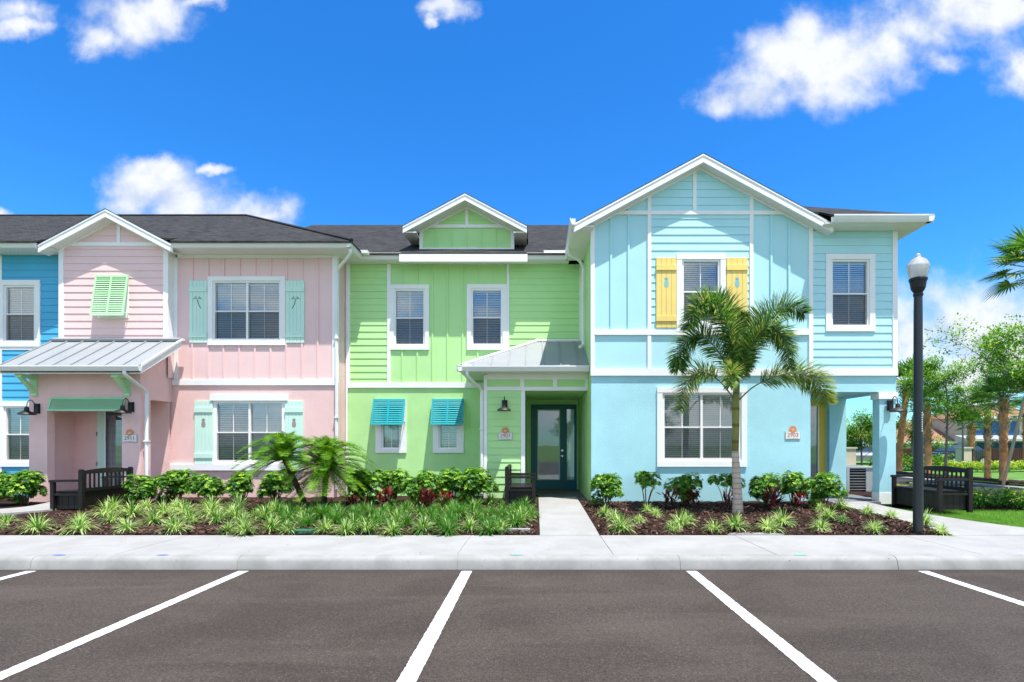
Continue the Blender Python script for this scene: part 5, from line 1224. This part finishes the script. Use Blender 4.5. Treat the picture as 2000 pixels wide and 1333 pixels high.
# sabal palms
def sabal(label, base, H, lean, R, nf, seed, tr=.15, boots=.35, visible_trunk=True):
    t_ = thing('sabal_palm', label, 'palm tree', base, 0, 'fan palms across the side road'); r = rng(seed); T = Vector((lean, 0, H))
    tr_ = bez([(0, 0, -.05), (lean*.2, 0, H*.35), (lean*.6, 0, H*.7), (lean, 0, H)], 6); m = MB(); m.tube(tr_, [tr*(1.12 if i < 2 else 1)*(1+.03*sin(i*2.1)) for i in range(len(tr_))], 12); m.build('trunk', SABAL, t_, True)
    m = MB()
    for i in range(int(160*boots)+20):
        s = 1-boots*r.random(); p = Vector((lean*s*s, 0, H*s)); a = r.uniform(0, 6.28); o_ = Vector((cos(a), sin(a), 0)); leaf(m, p+o_*tr*.8, o_*.7+Vector((r.uniform(-.6, .6), r.uniform(-.6, .6), .9)), .26, .035, -.3, Vector((0, 0, 1)), 0, 3)
    m.build('leaf_boots', BOOT, t_)
    m = MB()
    for i in range(nf):
        a = i*2.4+r.uniform(-.3, .3); el = 1.3-1.7*i/nf; d = Vector((cos(a)*cos(el), sin(a)*cos(el), sin(el))); L = R*r.uniform(.45, .6); hub = T+d*L
        m.tube([tuple(T), tuple(hub)], [.015, .008], 4, 1, cap=False); side = d.cross(Vector((0, 0, 1))).normalized(); up = side.cross(d)
        for k in range(22):
            th = radians(-105+210*k/21); dd = d*cos(th)+side*sin(th)+up*.15*abs(sin(th)); leaf(m, hub, dd, R*.55*(1-.25*abs(th)/1.9)*r.uniform(.85, 1.05), .018*R, .55, up, r.choice((0, 0, 1, 1, 2) if i > nf*.5 else (0, 1, 1, 0)), 3)
    m.build('crown', PALM, t_)
sabal('fan palm with orange trunk leaning right beside the aqua house corner', (X(1755, 27), 27, .15), 4.3, .45, 1.7, 30, 1, .145, .4)
sabal('fan palm with shaggy trunk just right of the lamp post', (X(1813, 25), 25, .15), 3.1, -.05, 1.3, 24, 2, .14, .6)
sabal('small distant fan palm beside the cream pillar', (X(1896, 34), 34, .15), 2.6, .05, 1.2, 18, 3, .19, .4)
sabal('fan palm with bushy green boots before the navy house windows', (X(1929, 22.5), 22.5, .15), 2.9, .0, 1.2, 24, 4, .11, .6)
sabal('thick fan palm with crosshatched trunk beside the road edge', (X(1960, 19.2), 19.2, .15), 3.0, .0, 1.2, 26, 5, .125, .55)
sabal('fan palm trunk at the right edge behind the iron fence', (X(2004, 31), 31, .15), 3.2, .0, 1.3, 18, 6, .15, .5)
sabal('tall fan palm whose crown enters at the upper right edge', (X(2028, 17.5), 17.5, .15), 7.1, .0, 1.75, 28, 7, .2, .1)
# hedges and small plants, right
def lump(name, label, cat, x0, x1, y0, y1, z0, h, n, mats, seed, ls=.06, group=None):
    r = rng(seed); m = MB(); cx, cy = (x0+x1)/2, (y0+y1)/2
    for i in range(n):
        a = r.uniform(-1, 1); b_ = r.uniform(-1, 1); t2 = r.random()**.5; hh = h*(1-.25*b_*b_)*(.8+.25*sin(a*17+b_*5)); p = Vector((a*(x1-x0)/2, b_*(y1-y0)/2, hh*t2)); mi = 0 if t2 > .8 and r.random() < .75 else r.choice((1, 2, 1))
        for k in range(3): leaf(m, p+Vector((r.uniform(-1, 1), r.uniform(-1, 1), r.uniform(-1, 1)))*ls*.6, rand_dir(r, -.2), ls*r.uniform(.8, 1.3), ls*.35, .4, Vector((0, 0, 1)), mi)
    o = m.build(name, mats); o.location = (cx, cy, z0); return tag(o, label, cat, group)
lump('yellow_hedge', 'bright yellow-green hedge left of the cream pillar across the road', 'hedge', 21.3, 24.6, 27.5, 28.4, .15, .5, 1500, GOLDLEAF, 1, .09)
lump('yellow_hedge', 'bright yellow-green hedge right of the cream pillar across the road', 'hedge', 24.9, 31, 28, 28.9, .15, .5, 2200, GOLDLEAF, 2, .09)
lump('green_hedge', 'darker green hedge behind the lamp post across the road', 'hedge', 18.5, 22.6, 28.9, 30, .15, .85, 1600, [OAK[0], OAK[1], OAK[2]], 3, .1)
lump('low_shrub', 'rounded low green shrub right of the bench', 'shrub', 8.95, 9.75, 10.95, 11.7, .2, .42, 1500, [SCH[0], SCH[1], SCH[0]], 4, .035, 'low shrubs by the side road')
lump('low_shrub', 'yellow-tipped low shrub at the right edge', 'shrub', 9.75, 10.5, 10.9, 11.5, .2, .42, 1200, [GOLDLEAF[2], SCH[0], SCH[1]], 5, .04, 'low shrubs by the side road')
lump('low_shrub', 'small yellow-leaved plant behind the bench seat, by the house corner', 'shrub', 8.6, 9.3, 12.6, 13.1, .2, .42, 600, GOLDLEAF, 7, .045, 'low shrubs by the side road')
r = rng(9); m = MB()
for i in range(60): a = r.uniform(0, 6.28); tl = r.uniform(.2, 1.2); leaf(m, Vector((0, 0, .02)), Vector((cos(a)*sin(tl), sin(a)*sin(tl), cos(tl))), .42, .018, .2, Vector((0, 0, 1)), 1, 3)
o = m.build('spiky_yucca', PALM); o.location = (X(1962, 11.9), 11.9, .2); tag(o, 'dark spiky yucca between two low shrubs at the right edge', 'plant')
# lawn blades, right corner
m = MB(); r = rng(15)
RW = lambda y: lin([(8.195, X(2120, 8.2)), (9.0, X(1960, 9)), (10.0, X(1830, 10)), (11.0, X(1745, 11)), (12, X(1690, 12))], y)
m2 = MB()
for i in range(12): 
    y0, y1 = 8.2+2.9*i/12, 8.2+2.9*(i+1)/12; m2.face([(RW(y0)+.01, y0, .165), (13, y0, .165), (13, y1, .165), (RW(y1)+.01, y1, .165)])
tag(m2.build('lawn', LAWN), kind='structure')
for i in range(26000):
    y = r.uniform(8.3, 11.1); x = RW(y)+.03+r.random()**1.3*3.2; a = r.uniform(0, 6.28); h = r.uniform(.03, .065); w_ = .003
    if x > 11.5: continue
    m.face([(x-w_*cos(a), y-w_*sin(a), .165), (x+w_*cos(a), y+w_*sin(a), .165), (x+r.uniform(-.02, .02), y+r.uniform(-.02, .02), .165+h)], r.choice((0, 0, 1)))
tag(m.build('grass_blades', GR), 'short bright green lawn grass beside the curved walk', 'grass', kind='stuff')
# ================================================================ DISTANT THINGS, right
p = thing('gate_pillar', 'square cream pillar with cap behind the hedge across the road', 'pillar', (X(1882, 33), 33, .15))
m = MB(); m.box(-.28, .28, -.28, .28, 0, 1.15); m.build('shaft', CREAM, p); m = MB(); m.box(-.33, .33, -.33, .33, 1.15, 1.24); m.build('cap', CREAM, p)
p = thing('gate_pillar', 'cream pillar seen through the aqua porch opening', 'pillar', (X(1657, 31), 31, .15))
m = MB(); m.box(-.28, .28, -.28, .28, 0, 1.15); m.build('shaft', CREAM, p); m = MB(); m.box(-.33, .33, -.33, .33, 1.15, 1.24); m.build('cap', CREAM, p)
f_ = thing('iron_fence', 'thin black iron railing right of the cream pillar', 'fence', (26.8, 33, .15))
m = MB()
for i in range(60): x = i*.12; m.box(x-.008, x+.008, -.008, .008, 0, 1.1)
for z in (.1, 1.0): m.box(0, 7.2, -.012, .012, z, z+.03)
m.build('railing', BLACK, f_)
m = MB()
for i in range(5): x = i*1.75; m.box(x-.03, x+.03, -.03, .03, 0, 1.2)
m.build('fence_post', BLACK, f_)
o = MB(); 
for i in range(160): o.box(i*.16, i*.16+.15, 0, .03, 0, 1.15)
o.box(0, 25.6, .03, .08, .3, .4); o = o.build('wood_fence', FENCEW); o.location = (26.5, 41, .1); tag(o, 'dark brown board fence behind the parked car, far right', 'fence')
def house(label, loc, W_, D, H, roofh, wall, roof, accent=None, gable=False, rz=0):
    t_ = thing('far_house', label, 'house', loc, rz, 'houses beyond the side road'); m = MB(); m.box(0, W_, 0, D, 0, H)
    if gable: m.xz([(-.0, H), (W_, H), (W_/2, H+roofh-.05)], 0, D)
    m.build('wall', wall, t_); m = MB(); o_ = .35
    if gable:
        sl_ = roofh/(W_/2); chevron(m, W_/2, W_/2+o_, H+roofh+.1, sl_, 0, .15, -o_, D+o_)
    else:
        a, b_, c, d = (-o_, -o_, H), (W_+o_, -o_, H), (W_+o_, D+o_, H), (-o_, D+o_, H); r1 = (D/2, D/2, H+roofh) if W_ > D else (W_/2, W_/2, H+roofh); r2 = (W_-D/2, D/2, H+roofh) if W_ > D else (W_/2, D-W_/2, H+roofh)
        m.face([a, b_, r2, r1]); m.face([b_, c, r2]); m.face([c, d, r1, r2]); m.face([d, a, r1]); m.face([d, c, b_, a])
    m.build('roof', roof, t_); m = MB(); m.box(-o_-.02, W_+o_+.02, -o_-.05, -o_+.02, H-.14, H+.04); m.build('fascia', WHITE, t_)
    return t_
def fwin(p, x, z, w_, h, shut=None):
    m = MB(); m.box(x-.08, x+w_+.08, -.05, 0, z-.08, z+h+.08); f_ = m.build('window', WHITE, p); m = MB(); m.box(x, x+w_/2-.02, -.065, -.05, z, z+h); m.box(x+w_/2+.02, x+w_, -.065, -.05, z, z+h); m.build('pane', CGLASS, f_)
    if shut:
        for s in (x-.55, x+w_+.1): m = MB(); m.box(s, s+.42, -.04, 0, z-.05, z+h+.05); m.build('shutter', shut, p)
h1 = house('one-storey cream house under a brown hip roof, far right', (32.0, 52, .1), 10.5, 8, 1.7, 2.2, CREAM, BROOF); fwin(h1, 2, .6, 1.0, .8); fwin(h1, 6, .6, 1.0, .8)
h2 = house('two-storey tan house with navy walls and white windows, far right', (40.5, 50, .1), 8.5, 8, 4.0, 1.5, TAN, BROOF, gable=False); 
m = MB(); m.box(.3, 4.4, -.06, .0, 2.3, 3.6); m.build('accent_wall', NAVY, h2)
for x in (1.2, 3.0, 6.4): fwin(h2, x, 2.7, .6, .9)
m = MB(); m.box(-1.6, 9, -1.6, -.07, 1.75, 1.95); m.yz([(-1.6, 1.95), (-.07, 1.95), (-.07, 2.3)], -1.6, 9); m.build('porch_roof', GREY, h2)
m = MB(); m.box(4, 4.8, -1.5, -1.4, 0, 1.75); m.box(.5, 8.5, -.065, -.0, .3, 1.6); m.build('porch_front', NAVY, h2)
h3 = house('small pale gabled house seen through the porch opening', (X(1672, 50), 50, .1), 3.0, 5, .9, .9, PLAQ, GREY, gable=True); fwin(h3, .5, .3, .7, .5)
h4 = house('grey roofed house behind the trees right of the aqua house', (29.0, 60, .1), 5, 6, 2.2, 1.8, CREAM, SHING); fwin(h4, 1, .8, 1, 1)
def car(label, loc, rz, pm, L=4.5, H=1.5, group='cars parked across the side road'):
    t_ = thing('parked_car', label, 'car', loc, rz, group); h = L/2; w_ = .88; m = MB()
    side = [(-h, .35), (-h+.02, .75), (-h+.15, .92), (-h*.45, 1.0), (h*.55, 1.02), (h-.05, .95), (h, .6), (h-.03, .32)]
    top = [(-h*.48, 1.0), (-h*.20, 1.38), (0, H-.02), (h*.55, H-.03), (h*.82, 1.02)]
    m.prism([(a, b_) for a, b_ in side], lambda p, q, t2: (p, t2, q), -w_, w_)
    n = len(m.v)
    for s in (-1, 1): m.v += [(a, s*(w_ if b_ < 1.1 else w_-.18), b_) for a, b_ in top]
    k = len(top)
    for i in range(k-1): m.f.append((n+i, n+i+1, n+k+i+1, n+k+i)); m.mi.append(0)
    m.build('body', pm, t_, 30); g_ = MB()
    g_.face([(-h*.47, -w_+.02, 1.03), (-h*.21, -w_+.16, 1.37), (-h*.21, w_-.16, 1.37), (-h*.47, w_-.02, 1.03)])
    for s in (-1, 1): g_.face([(a, s*((w_-.012) if b_ < 1.1 else w_-.165), b_) for a, b_ in ((-h*.44, 1.02), (-h*.2, 1.36), (0, H-.05), (h*.5, H-.06), (h*.76, 1.04))])
    g_.v = [(v[0]-.012, v[1]*1.004, v[2]) for v in g_.v]; g_.build('window', CGLASS, t_)
    for sx_ in (-h*.62, h*.6):
        for s in (-1, 1):
            m = MB(); m.lathe([(0, -.1), (.33, -.1), (.33, .1), (0, .1)], (0, 0, 0), 20); m.v = [(sx_+v[0], s*(w_-.08)+v[2], .33+v[1]) for v in m.v]; wh = m.build('wheel', RUBB, t_)
            m = MB(); m.lathe([(0, -.115), (.2, -.115), (.2, .115), (0, .115)], (0, 0, 0), 14); m.v = [(sx_+v[0], s*(w_-.08)+v[2], .33+v[1]) for v in m.v]; m.build('rim', GREY, wh)
    m = MB()
    for s in (-1, 1): m.box(-h-.01, -h+.1, s*.72-.13, s*.72+.13, .7, .82)
    m.build('headlight', PLAQ, t_)
    return t_
car('dark charcoal car parked behind the cream pillar and hedge', (X(1868, 39), 39, .02), radians(12), CAR1, 4.2, 1.5)
car('silver car glimpsed through the aqua porch opening', (X(1683, 40), 40, .02), radians(60), CAR2, 4.2, 1.4)
# unseen trees added behind the viewpoint to give dark reflections in the window glass
for i, (x, y, h, R) in enumerate(((-14, -26, 5.5, 2.6), (-5, -29, 6, 2.8), (4, -24, 5, 2.4), (13, -30, 6.5, 3))):
    tree('street_tree', ['round tree across the car park, far left behind the viewpoint', 'tall tree across the car park, left behind the viewpoint', 'small tree across the car park, behind the viewpoint', 'large tree across the car park, right behind the viewpoint'][i], 'tree', (x, y, 0), h, R, 1500, 50+i, .16, low=.3)
